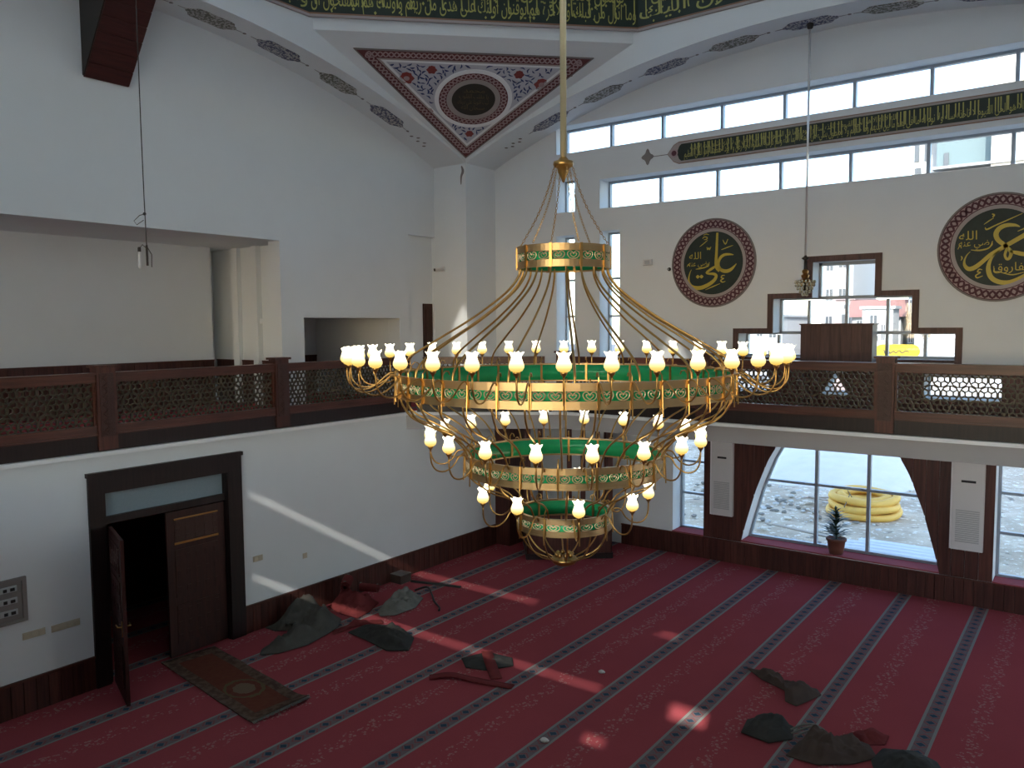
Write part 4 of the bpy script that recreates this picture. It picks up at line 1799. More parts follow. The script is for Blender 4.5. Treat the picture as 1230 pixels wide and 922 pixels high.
def outlet(y, z, n, label):
    r = thing('wall_outlet', label, 'outlet', (0.0, y, z))
    q = MB()
    q.box(0.0, 0.008, y - 0.045 * n, y + 0.045 * n, z - 0.045, z + 0.045)
    obj('cover_plate', q, 'cream_plastic', r)
    for i in range(n):
        c = y - 0.045 * n + 0.045 + 0.09 * i
        q = MB()
        q.box(0.008, 0.016, c - 0.033, c + 0.033, z - 0.03, z + 0.03)
        obj('socket_insert', q, 'cream_plastic', r)
        q = MB()
        q.box(0.016, 0.018, c - 0.018, c - 0.008, z - 0.006, z + 0.006)
        q.box(0.016, 0.018, c + 0.008, c + 0.018, z - 0.006, z + 0.006)


outlet(-11.28, 1.0, 3, 'cream three-gang outlet under the breaker panel, further from the door')
outlet(-10.89, 0.99, 4, 'cream four-gang outlet left of the door, close to its frame')
outlet(-7.91, 1.17, 2, 'cream two-gang outlet just right of the double door frame')
outlet(-6.97, 0.99, 1, 'single cream outlet low on the left wall above the grey cloth heap')
# devices on the window wall and the pillar
r = thing('wall_speaker', 'small white box on the window wall left of the round plaque', 'sensor', (2.93, 0, 6.2))
q = MB()
q.box(2.83, 3.03, -0.06, 0, 6.17, 6.29)
obj('housing', q, 'white_plastic', r)
q = MB()
q.box(2.87, 2.99, -0.068, -0.06, 6.19, 6.27)
obj('front_grille', q, 'grille', r)
r = thing('wall_fixing', 'tiny dark round fixing between white box and round plaque', 'fixture', (3.42, 0, 6.06))
q = MB()
q.tube([(3.42, 0, 6.06), (3.42, -0.04, 6.06)], [0.04, 0.03], 10)
obj('base', q, 'darkmetal', r)
q = MB()
q.tube([(3.42, -0.04, 6.06), (3.42, -0.05, 6.06)], 0.014, 8)
obj('pin', q, 'steel', r)
r = thing('security_camera', 'white security camera on the corner pillar', 'camera', (-1.95, YP, 6.27))
q = MB()
q.box(-2.0, -1.9, YP - 0.03, YP, 6.2, 6.32)
obj('mount', q, 'white_plastic', r)
q = MB()
q.tube([(-1.95, YP - 0.03, 6.26), (-1.98, YP - 0.12, 6.25), (-2.04, YP - 0.2, 6.24)], 0.045, 10)
obj('body', q, 'white_plastic', r, True)
q = MB()
q.tube([(-2.04, YP - 0.2, 6.24), (-2.06, YP - 0.225, 6.235)], 0.035, 10)
obj('lens', q, 'black', r, True)
# peeled plaster mark under the painted triangle
q = MB()
fn = lambda u, v, e: (XP + e, YP + u, v)
q2 = MB()
brush(q2, [(XP - 0.12, 8.62, 0.03), (XP - 0.08, 8.50, 0.07), (XP - 0.13, 8.38, 0.05), (XP - 0.14, 8.2, 0.02)], lambda u, v, e: (u, YP - e, v), 0.0, 0.006, 4)
tag(obj('painted_tail', q2, 'grey_motif'), 'small grey painted tail at the head of the corner pillar', 'ornament')


# ------------------------------------------------------------------ round calligraphy plaques
def plaque(cx, label, draw):
    r = thing('round_plaque', label, 'plaque', (cx, 0, 5.24), 0, 'round calligraphy plaques')
    fn = lambda u, v, e: (cx + u, -e, 6.14 + v)
    obj('outer_rim', ring(MB(), (0, 0), 0.87, 0.90, fn, 0.0, 0.03), 'grey_motif', r)
    obj('border_band', ring(MB(), (0, 0), 0.70, 0.872, fn, 0.0, 0.02), 'pink', r)
    q = MB()
    braid(q, circ((0, 0), 0.785), 0.155, fn, 0.02, 0.026, 0.205, 0.034)
    obj('border_braid', q, 'maroon', r)
    q = MB()
    ring(q, (0, 0), 0.858, 0.874, fn, 0.0, 0.028)
    ring(q, (0, 0), 0.698, 0.712, fn, 0.0, 0.028)
    obj('border_lines', q, 'maroon', r)
    obj('inner_rim', ring(MB(), (0, 0), 0.635, 0.70, fn, 0.0, 0.024), 'pink_grey', r)
    obj('disc', disc(MB(), (0, 0), 0.64, fn, 0.0, 0.012), 'field_green', r)
    q = MB()
    draw(q, fn)
    obj('lettering', q, 'letter_yellow', r)


def mapper(cx, cy, hx, hy):
    return lambda x, y: ((x - cx) / hx * 0.64, -(y - cy) / hy * 0.64)


def strokes(q, fn, mp, hx, lst, e=(0.012, 0.017)):
    for st in lst:
        brush(q, [(*mp(x, y), w / hx * 0.64) for x, y, w in st], fn, *e, 5)


def draw_ali(q, fn):
    mp = mapper(437, 470, 281, 295)
    strokes(q, fn, mp, 288, [
        [(476, 192, 20), (474, 260, 22), (470, 380, 24), (467, 470, 28), (474, 520, 24), (500, 548, 22)],
        [(490, 505, 14), (520, 540, 30), (565, 552, 32), (610, 535, 26), (655, 488, 5)],
        [(627, 405, 6), (590, 398, 18), (545, 400, 24), (510, 422, 26), (490, 465, 24), (492, 505, 26), (520, 540, 20)],
        [(478, 492, 10), (440, 515, 22), (400, 540, 22), (378, 558, 16), (400, 568, 18), (445, 572, 24), (470, 590, 26), (452, 630, 30), (395, 672, 34), (320, 698, 36), (250, 690, 34), (214, 650, 22), (208, 600, 14), (218, 555, 8), (233, 522, 3)],
        [(278, 592, 3), (295, 592, 34), (312, 592, 3)], [(313, 592, 3), (331, 592, 34), (348, 592, 3)],
        [(380, 318, 5), (386, 342, 9), (398, 325, 6), (404, 344, 9), (418, 318, 5)],
        [(528, 262, 5), (552, 302, 10), (574, 258, 5)], [(515, 352, 5), (570, 334, 9), (622, 318, 3)],
        [(338, 238, 5), (352, 222, 9), (380, 228, 9), (376, 245, 8), (352, 248, 5)], [(312, 310, 4), (345, 286, 8), (385, 255, 4)], [(345, 206, 3), (372, 197, 8), (398, 205, 4)],
        [(550, 590, 5), (525, 592, 10), (518, 612, 9), (540, 618, 8), (512, 636, 10), (530, 652, 10), (556, 645, 4)],
        [(370, 718, 3), (440, 690, 9), (506, 664, 3)]])
    q2 = MB()
    s = 0.64 / 288
    a = mp(325, 425)
    put_text(q, 'الله', fn, 0.016, a[0], a[1], 0.20, width=0.26)
    a = mp(405, 500)
    put_text(q, 'رضي عنه', fn, 0.017, a[0], a[1] + 0.02, 0.15, width=0.46)
    strokes(q, fn, mp, 288, [[(275, 520, 4), (320, 515, 12), (380, 500, 10), (405, 462, 4)], [(190, 492, 4), (205, 470, 8), (218, 492, 6)]])


def draw_omar(q, fn):
    mp = mapper(503, 455, 325, 300)
    strokes(q, fn, mp, 312, [
        [(655, 308, 6), (620, 294, 22), (560, 290, 32), (510, 310, 36), (486, 350, 36), (500, 395, 34), (540, 432, 32), (575, 450, 20)],
        [(800, 300, 4), (760, 330, 22), (700, 368, 34), (640, 402, 34), (580, 436, 34), (520, 470, 32), (450, 512, 32), (390, 565, 32), (340, 603, 36), (295, 614, 34), (264, 588, 24), (258, 548, 14), (275, 505, 8), (300, 478, 4)],
        [(545, 455, 10), (580, 470, 26), (600, 505, 26), (588, 545, 22), (568, 548, 18), (556, 515, 18), (568, 475, 20)],
        [(590, 490, 12), (640, 505, 30), (700, 520, 30), (770, 515, 20), (810, 490, 4)],
        [(520, 478, 6), (475, 515, 14), (445, 570, 26), (440, 630, 34), (465, 690, 36), (520, 724, 36), (590, 730, 34), (660, 705, 30), (730, 655, 18), (770, 600, 4)],
        [(405, 295, 4), (418, 312, 12), (480, 285, 10), (580, 245, 9), (670, 208, 4)],
        [(452, 195, 8), (468, 205, 12), (456, 220, 8)], [(395, 272, 3), (430, 248, 8), (466, 226, 4)], [(640, 342, 4), (700, 318, 10), (760, 292, 4)],
        [(395, 625, 5), (372, 620, 10), (360, 640, 9), (382, 645, 9), (348, 668, 10), (360, 686, 10), (400, 672, 4)],
        [(232, 510, 6), (240, 525, 10), (232, 545, 4)], [(478, 600, 4), (486, 640, 7), (520, 645, 7), (560, 660, 7), (620, 672, 9), (700, 655, 4)]])
    a = mp(348, 385)
    put_text(q, 'الله', fn, 0.016, a[0], a[1], 0.21, width=0.27)
    a = mp(465, 435)
    put_text(q, 'رضي عنه', fn, 0.017, a[0], a[1], 0.15, width=0.50)
    strokes(q, fn, mp, 312, [[(305, 465, 4), (370, 472, 12), (440, 455, 10), (463, 405, 4)], [(205, 455, 4), (222, 425, 8), (232, 448, 6)]])
    a = mp(740, 640)
    put_text(q, 'الفاروق', fn, 0.018, a[0], a[1], 0.19, width=0.52)


plaque(4.39, 'round green plaque with gold script above the chandelier lamps, left of the stepped window', draw_ali)
plaque(9.37, 'round green plaque with gold script at the right edge, cut by the frame', draw_omar)

# long calligraphy band between the clerestory strips
band = thing('calligraphy_band', 'long narrow green calligraphy band between the two clerestory strips', 'frieze', (AXR, 0, 8.2))
fn = lambda u, v, e: (u, -e, v)
XL, XRR = 3.62, 2 * AXR - 3.62


def capsule(x0, x1, z0, z1, tip):
    zm = (z0 + z1) / 2
    L = [(x0, z0), (x1, z0), (x1 + tip * 0.45, z0 + (z1 - z0) * 0.12), (x1 + tip, zm), (x1 + tip * 0.45, z1 - (z1 - z0) * 0.12), (x1, z1), (x0, z1),
         (x0 - tip * 0.45, z1 - (z1 - z0) * 0.12), (x0 - tip, zm), (x0 - tip * 0.45, z0 + (z1 - z0) * 0.12)]
    return L


q = MB()
q.prism(capsule(XL, XRR, 8.22, 8.67, 0.26), fn, 0.0, 0.015)
obj('border', q, 'trim_copper', band)
q = MB()
q.prism(capsule(XL, XRR, 8.235, 8.655, 0.25), fn, 0.015, 0.018)
obj('border_face', q, 'pink_grey', band)
q = MB()
q.prism(capsule(XL + 0.06, XRR - 0.06, 8.275, 8.615, 0.10), fn, 0.018, 0.024)
obj('field', q, 'field_green', band)
q = MB()
KURSI = ['يعلم ما بين ايديهم وما خلفهم ولا يحيطون بشيء من علمه الا بما شاء وسع كرسيه السموات والارض ولا يؤده حفظهما وهو العلي العظيم',
         'الله لا اله الا هو الحي القيوم لا تاخذه سنة ولا نوم له ما في السموات وما في الارض من ذا الذي يشفع عنده الا باذنه']
hl = (XRR - XL)
put_text(q, KURSI[0], fn, 0.027, XL + hl * 0.66, 8.335, 0.20, width=hl * 0.64)
put_text(q, KURSI[1][:60], fn, 0.027, XRR - 0.1, 8.335, 0.20, width=hl * 0.32)
put_text(q, KURSI[1], fn, 0.026, XL + hl * 0.64, 8.47, 0.14, width=hl * 0.6)
for i in range(110):
    u = XL + 0.25 + i * (hl - 0.5) / 109 + rnd.uniform(-0.02, 0.02)
    if rnd.random() < 0.75:
        brush(q, [(u, 8.36, 0.016), (u - 0.004, 8.59, 0.020)], fn, 0.024, 0.026, 1)
obj('lettering', q, 'letter_gold', band)
for s, xe in ((-1, XL), (1, XRR)):
    q = MB()
    disc(q, (xe + s * 0.10, 8.445), 0.085, fn, 0.018, 0.028, 16)
    obj('end_rosette', q, 'pink', band)
    q = MB()
    disc(q, (xe + s * 0.10, 8.445), 0.055, fn, 0.028, 0.034, 16)
    obj('rosette_heart', q, 'maroon', band)
    q = MB()
    c = (xe + s * 0.72, 8.455)
    pts = []
    for i in range(24):
        a = 2 * PI * i / 24
        rr = 0.135 * (0.80 + 0.22 * math.cos(4 * a) + 0.05 * math.cos(8 * a))
        pts.append((c[0] + rr * math.cos(a), c[1] + 1.2 * rr * math.sin(a)))
    q.prism(pts, fn, 0.0, 0.012)
    q.box(min(xe + s * 0.26, c[0] - s * 0.1), max(xe + s * 0.26, c[0] - s * 0.1), -0.010, 0.0, 8.440, 8.452)
    obj('end_finial', q, 'grey_motif', band)

# ------------------------------------------------------------------ wooden board before the stepped window
r = thing('wooden_cabinet', 'plain brown wooden cabinet on the gallery in front of the stepped window', 'cabinet', (6.95, -0.4, 3.25))
q = MB()
q.box(6.30, 7.55, -0.42, -0.40, 4.12, 4.87)
for k in range(0):
    pass
obj('front_panel', q, 'wood_case', r)
for k in range(7):
    q = MB()
    xk = 6.30 + 1.25 * k / 7
    q.box(xk + 0.003, xk + 1.25 / 7 - 0.003, -0.432, -0.42, 4.12, 4.86)
    obj('plank', q, 'wood_case', r)
q = MB()
q.box(6.28, 7.58, -0.45, -0.06, 4.87, 4.895)
obj('top_board', q, 'wood_case', r)
q = MB()
q.box(7.53, 7.55, -0.40, -0.06, 4.12, 4.87)
q.box(6.30, 6.32, -0.40, -0.06, 4.12, 4.87)
obj('side_panel', q, 'wood_case', r)
for x in (6.32, 7.49):
    for y in (-0.41, -0.10):
        q = MB()
        q.box(x, x + 0.04, y, y + 0.04, 3.25, 4.12)
        obj('leg', q, 'wood_case', r)

# ------------------------------------------------------------------ crystal chandelier on the steel rod
cr = thing('crystal_chandelier', 'small crystal chandelier on a long steel rod before the stepped window', 'chandelier', (6.40, -0.55, 5.38))
q = MB()
q.tube([(6.40, -0.55, 10.26), (6.40, -0.55, 6.12)], 0.02, 10)
obj('rod', q, 'steel', cr, True)
q = MB()
q.lathe([(0.02, 10.16), (0.05, 10.18), (0.06, 10.24), (0.05, 10.275)], 12, (6.40, -0.55, 0))
obj('ceiling_cup', q, 'darkmetal', cr, True)
q = MB()
q.lathe([(0.02, 6.05), (0.075, 6.09), (0.03, 6.12), (0.016, 6.15)], 10, (6.40, -0.55, 0))
q.tube([(6.40, -0.55, 6.06), (6.40, -0.55, 5.5)], 0.028, 8)
obj('stem', q, 'darkmetal', cr, True)
for z, rr in ((5.86, 0.06), (5.78, 0.075), (5.70, 0.09)):
    q = MB()
    q.lathe([(0.03, 0.03), (rr, 0.0), (rr * 0.8, -0.05), (0.03, -0.03)], 14, (6.40, -0.55, z))
    obj('brass_tier', q, 'brass', cr)
q = MB()
for k in range(8):
    a = 2 * PI * k / 8
    pts = []
    for i in range(7):
        t = i / 6
        rad = 0.04 + 0.12 * math.sin(t * PI * 0.5)
        pts.append((6.40 + rad * math.cos(a), -0.55 + rad * math.sin(a), 5.62 - 0.06 * math.sin(t * PI) + 0.06 * t))
    q.tube(pts, 0.009, 5)
obj('arms', q, 'brass', cr, True)['kind'] = 'stuff'
q = MB()
for tier, (z, rr, n_) in enumerate(((5.66, 0.17, 16), (5.60, 0.16, 15), (5.54, 0.13, 12), (5.48, 0.09, 9), (5.43, 0.045, 5))):
    for k in range(n_):
        a = 2 * PI * (k + 0.5 * tier) / n_
        q.sphere((6.40 + rr * math.cos(a), -0.55 + rr * math.sin(a), z), 0.022, 6, 4, 1.5)
obj('crystal_drops', q, 'crystal', cr)['kind'] = 'stuff'

# ------------------------------------------------------------------ bulb hanging on a cable at the left
hb = thing('hanging_bulb', 'bare bulb and loose wires hanging on a thin dark cable at left', 'lamp', (0.95, -10.1, 5.6))
q = MB()
xb_, yb_ = 0.95, -10.1
pts = [(xb_, yb_, 15.5), (xb_ + 0.004, yb_, 10.0), (xb_ - 0.004, yb_, 7.5), (xb_ + 0.004, yb_, 6.55), (xb_ + 0.02, yb_, 5.95)]
q.tube(pts, 0.007, 5)
obj('cable', q, 'darkmetal', hb)
q = MB()
q.tube([(xb_ + 0.004, yb_, 6.36), (xb_ - 0.05, yb_ - 0.04, 6.34), (xb_ - 0.10, yb_ - 0.09, 6.27), (xb_ - 0.07, yb_ - 0.07, 6.22), (xb_ - 0.01, yb_ - 0.01, 6.28)], 0.005, 4)
q.sphere((xb_, yb_, 6.36), 0.022, 6, 4)
obj('cable_loop', q, 'darkmetal', hb)
q = MB()
q.tube([(xb_ + 0.02, yb_, 5.96), (xb_ + 0.025, yb_, 5.70)], 0.016, 6)
q.tube([(xb_ + 0.03, yb_, 5.94), (xb_ + 0.08, yb_ + 0.03, 5.84), (xb_ + 0.07, yb_ + 0.03, 5.68)], 0.006, 4)
q.tube([(xb_ + 0.02, yb_, 5.92), (xb_ - 0.03, yb_ - 0.03, 5.97), (xb_ - 0.065, yb_ - 0.05, 5.92)], 0.005, 4)
obj('loose_wires', q, 'darkmetal', hb)
q = MB()
q.lathe([(0.018, 0.0), (0.02, -0.05), (0.022, -0.15), (0.024, -0.2), (0.012, -0.23), (1e-4, -0.235)], 10, (xb_ - 0.07, yb_ - 0.05, 5.90))
obj('bulb', q, 'white_plastic', hb, True)
q = MB()
q.lathe([(0.02, 0.0), (0.02, 0.05), (0.01, 0.06)], 10, (xb_ - 0.07, yb_ - 0.05, 5.88))
obj('socket', q, 'darkmetal', hb, True)

# ------------------------------------------------------------------ the great chandelier
CZ = 2.40
ch = thing('great_chandelier', 'huge four-ring brass and green chandelier with lit tulip lamps', 'chandelier', (CX, CY, CZ))


def cobj(name, mb, mat, parent=None, smooth=True, rz=0.0, loc=(0, 0, 0), label=None):
    """mesh already local to the chandelier axis with absolute z"""
    o = link(name, mb.mesh(name, smooth), mat, parent or ch, V(loc) - (V((0, 0, CZ)) if parent is None else V((0, 0, 0))), rz, label)
    return o


def cinst(name, me, mat, n, off=0.0, parent=None, skip=None):
    res = []
    for k in range(n):
        o = link(name, me, mat, parent or ch, (0, 0, -CZ) if parent is None else (0, 0, 0), off + 2 * PI * k / n)
        res.append(o)
    return res


q = MB()
q.tube([(0, 0, 16.5), (0, 0, 6.56)], 0.032, 10)
cobj('rod', q, 'pale_brass', label='long pale brass rod')
q = MB()
q.lathe([(0.02, 6.60), (0.045, 6.57), (0.06, 6.55), (0.10, 6.54), (0.105, 6.51), (0.095, 6.49), (0.06, 6.47), (0.055, 6.43), (0.03, 6.39), (0.012, 6.34), (1e-4, 6.33)], 18)
cobj('crown_cap', q, 'brass')
# chains
cm = MB()
A = V((0.09, 0, 6.50))
B = V((0.455, 0, 5.70))
nl = 30
for i in range(nl):
    t0, t1 = i / nl, (i + 1.25) / nl
    sag = lambda t: V((-0.045 * math.sin(PI * min(1, t)), 0, 0))
    p, r_ = A.lerp(B, t0) + sag(t0), A.lerp(B, min(1, t1)) + sag(t1)
    up = (0, 1, 0) if i % 2 else (0, 0, 1)
    d = (r_ - p).normalized()
    s = d.cross(V(up)).normalized() * 0.009
    cm.tube([p, p.lerp(r_, 0.25) + s, p.lerp(r_, 0.75) + s, r_, p.lerp(r_, 0.75) - s, p.lerp(r_, 0.25) - s], 0.0032, 4, closed=True)
cinst('chain', cm.mesh('chain'), 'brass', 6, math.radians(22))

TIERS = [  # name, radius, ztop, zbot, panels
    (0.462, 5.68, 5.47, 10, 0.0),
    (1.695, 4.425, 4.215, 38, 0.0),
    (1.010, 3.595, 3.405, 18, 0.0),
    (0.480, 2.995, 2.825, 9, 0.0)]


def motif(q, R, uc, zc, w, h, th=0.0052):
    """gold heart-and-tulip tracery, on the cylinder of radius R around angle 0"""
    def pt(u, v):
        a = uc + u
        return (R * math.cos(a / R), R * math.sin(a / R), zc + v)
    pts = []
    for i in range(13):
        t = PI * 1.55 * i / 12 - PI * 0.25
        pts.append((w * 0.5 * math.sin(t) * 0.92, h * 0.5 * -math.cos(t) * 0.9))
    for s in (-1, 1):
        hp = [(0, -h * 0.46), (s * w * 0.30, -h * 0.34), (s * w * 0.46, 0.0), (s * w * 0.42, h * 0.30), (s * w * 0.24, h * 0.42), (s * w * 0.08, h * 0.28), (0, h * 0.05)]
        hp = catmull(hp, 3)
        q.tube([pt(u, v) for u, v in hp], th, 4)
        hp = catmull([(0, -h * 0.30), (s * w * 0.2, -h * 0.08), (s * w * 0.25, h * 0.14), (s * w * 0.12, h * 0.16)], 3)
        q.tube([pt(u, v) for u, v in hp], th * 0.8, 4)


for ti, (R, zt_, zb_, npan, off) in enumerate(TIERS):
    H = zt_ - zb_
    m0, m1 = zb_ + H * 0.30, zt_ - H * 0.30
    seg = 96 if ti == 1 else 64
    rootq = MB()
    rootq.lathe([(R - 0.012, zb_), (R + 0.010, zb_), (R + 0.010, m0), (R - 0.012, m0)], seg, close=True)
    rootq.lathe([(R - 0.012, m1), (R + 0.010, m1), (R + 0.010, zt_), (R - 0.012, zt_)], seg, close=True)
    rootq.lathe([(R - 0.02, zb_ - 0.006), (R + 0.016, zb_ - 0.006), (R + 0.016, zb_ + 0.008), (R - 0.02, zb_ + 0.008)], seg, close=True)
    rootq.lathe([(R - 0.02, zt_ - 0.008), (R + 0.016, zt_ - 0.008), (R + 0.016, zt_ + 0.006), (R - 0.02, zt_ + 0.006)], seg, close=True)
    ringo = cobj('ring_band', rootq, 'gold', smooth=False, label=('top ring', 'widest ring', 'middle ring', 'lowest ring')[ti] + ' of pierced gold band over green')
    gq = MB()
    gq.lathe([(R - 0.018, zb_ + 0.012), (R - 0.013, zb_ + 0.012), (R - 0.013, zt_ - 0.012), (R - 0.018, zt_ - 0.012)], seg, close=True)
    gp = link('green_panel', gq.mesh('green_panel', True), 'green', ringo)
    # tracery, one object per panel
    tq = MB()
    pw = 2 * PI * R / npan
    nm = max(1, round(pw / 0.135))
    for k in range(nm):
        uc = -pw / 2 + pw * (k + 0.5) / nm
        motif(tq, R + 0.002, uc, (m0 + m1) / 2, pw / nm * 0.86, (m1 - m0) * 1.0)
    tm = tq.mesh('tracery')
    for k in range(npan):
        link('tracery', tm, 'tracery', ringo, (0, 0, 0), 2 * PI * (k + 0.5) / npan)
    # straps
    sq = MB()
    top, bot = zt_ + (0.03 if ti else 0.0), zb_ - (0.085 if ti else 0.0)
    sq.box(R + 0.008, R + 0.022, -0.013, 0.013, zb_ - 0.01, zt_ + 0.01)
    if ti:
        sq.tube([(R + 0.02, 0, zt_ + 0.01), (R + 0.03, 0, zb_ - 0.02), (R + 0.03, 0, zb_ - 0.085)], 0.0065, 5)
        sq.tube([(R + 0.015, 0, zt_), (R + 0.012, 0, zt_ + 0.05), (R - 0.02, 0, zt_ + 0.085), (R - 0.06, 0, zt_ + 0.08), (R - 0.075, 0, zt_ + 0.05)], 0.006, 5)
    # flat bar on the inner side
    sq.box(R - 0.03, R - 0.02, -0.012, 0.012, zb_, zt_)
    sm = sq.mesh('strap')
    for k in range(npan):
        link('strap', sm, 'brass', ringo, (0, 0, 0), 2 * PI * k / npan)

# arms between rings
def rib(pts, r, n=6, k=5):
    q = MB()
    q.tube(catmull(pts, k), r, n)
    return q.mesh('rib', True)


sus = rib([(0.45, 0, 5.50), (0.465, 0, 5.40), (0.60, 0, 5.23), (0.94, 0, 4.98), (1.33, 0, 4.75), (1.56, 0, 4.61), (1.655, 0, 4.51), (1.675, 0, 4.42)], 0.011)
cinst('suspension_arm', sus, 'brass', 19, math.radians(3))
r12 = rib([(1.67, 0, 4.24), (1.66, 0, 4.14), (1.56, 0, 4.00), (1.36, 0, 3.90), (1.18, 0, 3.80), (1.06, 0, 3.68), (1.01, 0, 3.58)], 0.0095)
cinst('ring_rib', r12, 'brass', 36, math.radians(2))
r23 = rib([(0.99, 0, 3.42), (0.96, 0, 3.34), (0.82, 0, 3.24), (0.66, 0, 3.18), (0.54, 0, 3.10), (0.48, 0, 2.98)], 0.009)
cinst('ring_rib', r23, 'brass', 18, math.radians(5))
r34 = rib([(0.47, 0, 2.84), (0.455, 0, 2.76), (0.40, 0, 2.64), (0.30, 0, 2.54), (0.18, 0, 2.49), (0.10, 0, 2.47)], 0.008)
cinst('basket_rib', r34, 'brass', 12, math.radians(7))
q = MB()
q.lathe([(1e-4, 2.40), (0.07, 2.405), (0.12, 2.43), (0.135, 2.455), (0.14, 2.475), (0.12, 2.485), (0.11, 2.50), (0.09, 2.50)], 22)
cobj('base_cup', q, 'brass')
q = MB()
for k in range(8):
    a = 2 * PI * k / 8
    q.sphere((0.08 * math.cos(a), 0.08 * math.sin(a), 2.52), 0.025, 8, 5)
cobj('base_rosette', q, 'brass')

# lamps
sh = MB()
nr = 16
prof = [(0.020, 0.0), (0.046, 0.012), (0.060, 0.036), (0.060, 0.056), (0.050, 0.082), (0.040, 0.108), (0.040, 0.124), (0.050, 0.140), (0.058, 0.150)]
vs = []
for pi_, (r_, z) in enumerate(prof):
    for j in range(nr):
        a = 2 * PI * j / nr
        sc = 1.0
        zz = z
        if pi_ >= 7:
            zz = z + 0.010 * math.cos(6 * a * 16 / 16)
            sc = 1 + 0.10 * math.cos(6 * a)
        vs.append((r_ * sc * math.cos(a), r_ * sc * math.sin(a), zz))
fs = [(i * nr + j, i * nr + (j + 1) % nr, (i + 1) * nr + (j + 1) % nr, (i + 1) * nr + j) for i in range(len(prof) - 1) for j in range(nr)]
fs.append(tuple(range(nr - 1, -1, -1)))
sh.add(vs, fs)
shade_me = sh.mesh('glass_shade', True)
shade_me.materials.append(M['lamp'])
cup = MB()
cup.lathe([(0.008, -0.045), (0.012, -0.03), (0.022, -0.02), (0.030, -0.004), (0.026, 0.004)], 10)
cup_me = cup.mesh('lamp_cup', True)
cup_me.materials.append(M['brass'])
LAMPS = [(1.695, 2.18, 4.33, 4.545, 38, -0.8 - 33.6), (1.010, 1.395, 3.51, 3.72, 18, -33.6 + 10.0), (0.48, 0.865, 2.91, 3.115, 9, 0)]
# direction from chandelier axis to the camera
to_cam = math.atan2(-15.55 - CY, 10.9 - CX)
for (R, RL, za, zl, n, _), ph in zip(LAMPS, (0.0, math.radians(10), math.radians(9))):
    d = RL - R
    pts = [(R + 0.015, 0, za + 0.06), (R + 0.04, 0, za + 0.10), (R + 0.10, 0, za + 0.09), (R + d * 0.40, 0, za + 0.01), (R + d * 0.62, 0, za - 0.045), (R + d * 0.85, 0, za - 0.03), (R + d * 0.98, 0, za + 0.05), (RL, 0, zl - 0.04)]
    q = MB()
    q.tube(catmull(pts, 3), 0.0085, 5)
    arm_me = q.mesh('lamp_arm', True)
    arm_me.materials.append(M['brass'])
    for k in range(n):
        a = to_cam + ph + 2 * PI * k / n
        arm = link('lamp_arm', arm_me, None, ch, (0, 0, -CZ), a)
        link('glass_shade', shade_me, None, arm, (RL, 0, zl), 0.0)
        link('lamp_cup', cup_me, None, arm, (RL, 0, zl), 0.0)

# ------------------------------------------------------------------ potted plant on the arched window sill
pp = thing('potted_plant', 'small spiky dark plant in a brown pot on the arched window sill', 'plant', (6.88, 0.12, 0.508))
px, py, pz = 6.88, 0.12, 0.508
q = MB()
q.lathe([(0.12, 0.0), (0.145, 0.10), (0.165, 0.25), (0.185, 0.255), (0.19, 0.30), (0.17, 0.305), (0.155, 0.27), (0.02, 0.27)], 20, (px, py, pz))
obj('pot', q, 'terracotta', pp, True)
q = MB()
q.lathe([(0.158, 0.25), (0.1, 0.275), (1e-4, 0.28)], 14, (px, py, pz))
obj('soil', q, 'soil', pp)
q = MB()
q.tube([(px, py, pz + 0.25), (px - 0.02, py, pz + 0.9)], [0.015, 0.006], 6)
obj('stem', q, 'plant', pp)
for k in range(96):
    t = rnd.random() ** 1.1
    z = pz + 0.30 + 0.50 * t
    a = rnd.uniform(0, 2 * PI)
    L_ = (0.42 - 0.26 * t) * rnd.uniform(0.75, 1.1)
    up = rnd.uniform(0.15, 0.55) + t * 0.3
    d = V((math.cos(a), math.sin(a) * 0.8, 0))
    s = V((-math.sin(a), math.cos(a), 0)) * 0.026
    p0 = V((px - 0.02 * t, py, z))
    p1 = p0 + d * L_ * 0.5 + V((0, 0, L_ * up * 0.6))
    p2 = p0 + d * L_ + V((0, 0, L_ * up * 0.75))
    q = MB()
    n_ = V((0, 0, 0.006))
    q.add([p0 - s * 0.5, p0 + s * 0.5, p1 + s, p2, p1 - s, p0 - n_, p1 - n_ * 1.5], [(0, 1, 2, 4), (4, 2, 3), (0, 5, 6, 4), (1, 2, 6, 5), (4, 6, 3), (2, 3, 6)])
    obj('leaf', q, 'plant', pp)

# ------------------------------------------------------------------ rug and carpet scraps on the floor
rug = thing('small_rug', 'worn brown oriental rug lying askew in front of the double door', 'rug', (1.335, -9.33, 0.0), math.atan2(-0.30, 2.65))
q = MB()
nx, ny = 28, 12
Lr, Wr = 2.62, 0.82
vs = []
for top in (1, 0):
    for i in range(nx + 1):
        for j in range(ny + 1):
            u, v = i / nx, j / ny
            x = -Lr / 2 + Lr * u
            y = -Wr / 2 + Wr * v
            lift = 0.05 * max(0, (u - 0.86) / 0.14) ** 2 * (0.4 + v)
            z = 0.004 + (0.012 if top else 0) + lift + 0.004 * math.sin(u * 17 + v * 3)
            vs.append((x, y, z))
fs = []
n1 = (nx + 1) * (ny + 1)
for i in range(nx):
    for j in range(ny):
        a = i * (ny + 1) + j
        fs.append((a, a + ny + 1, a + ny + 2, a + 1))
        fs.append((n1 + a, n1 + a + 1, n1 + a + ny + 2, n1 + a + ny + 1))
for i in range(nx):
    for j in (0, ny):
        a = i * (ny + 1) + j
        fs.append((a, a + ny + 1, n1 + a + ny + 1, n1 + a))
for j in range(ny):
    for i in (0, nx):
        a = i * (ny + 1) + j
        fs.append((a, a + 1, n1 + a + 1, n1 + a))
q.add(vs, fs)
link('pile', q.mesh('pile', True), 'rug', rug)
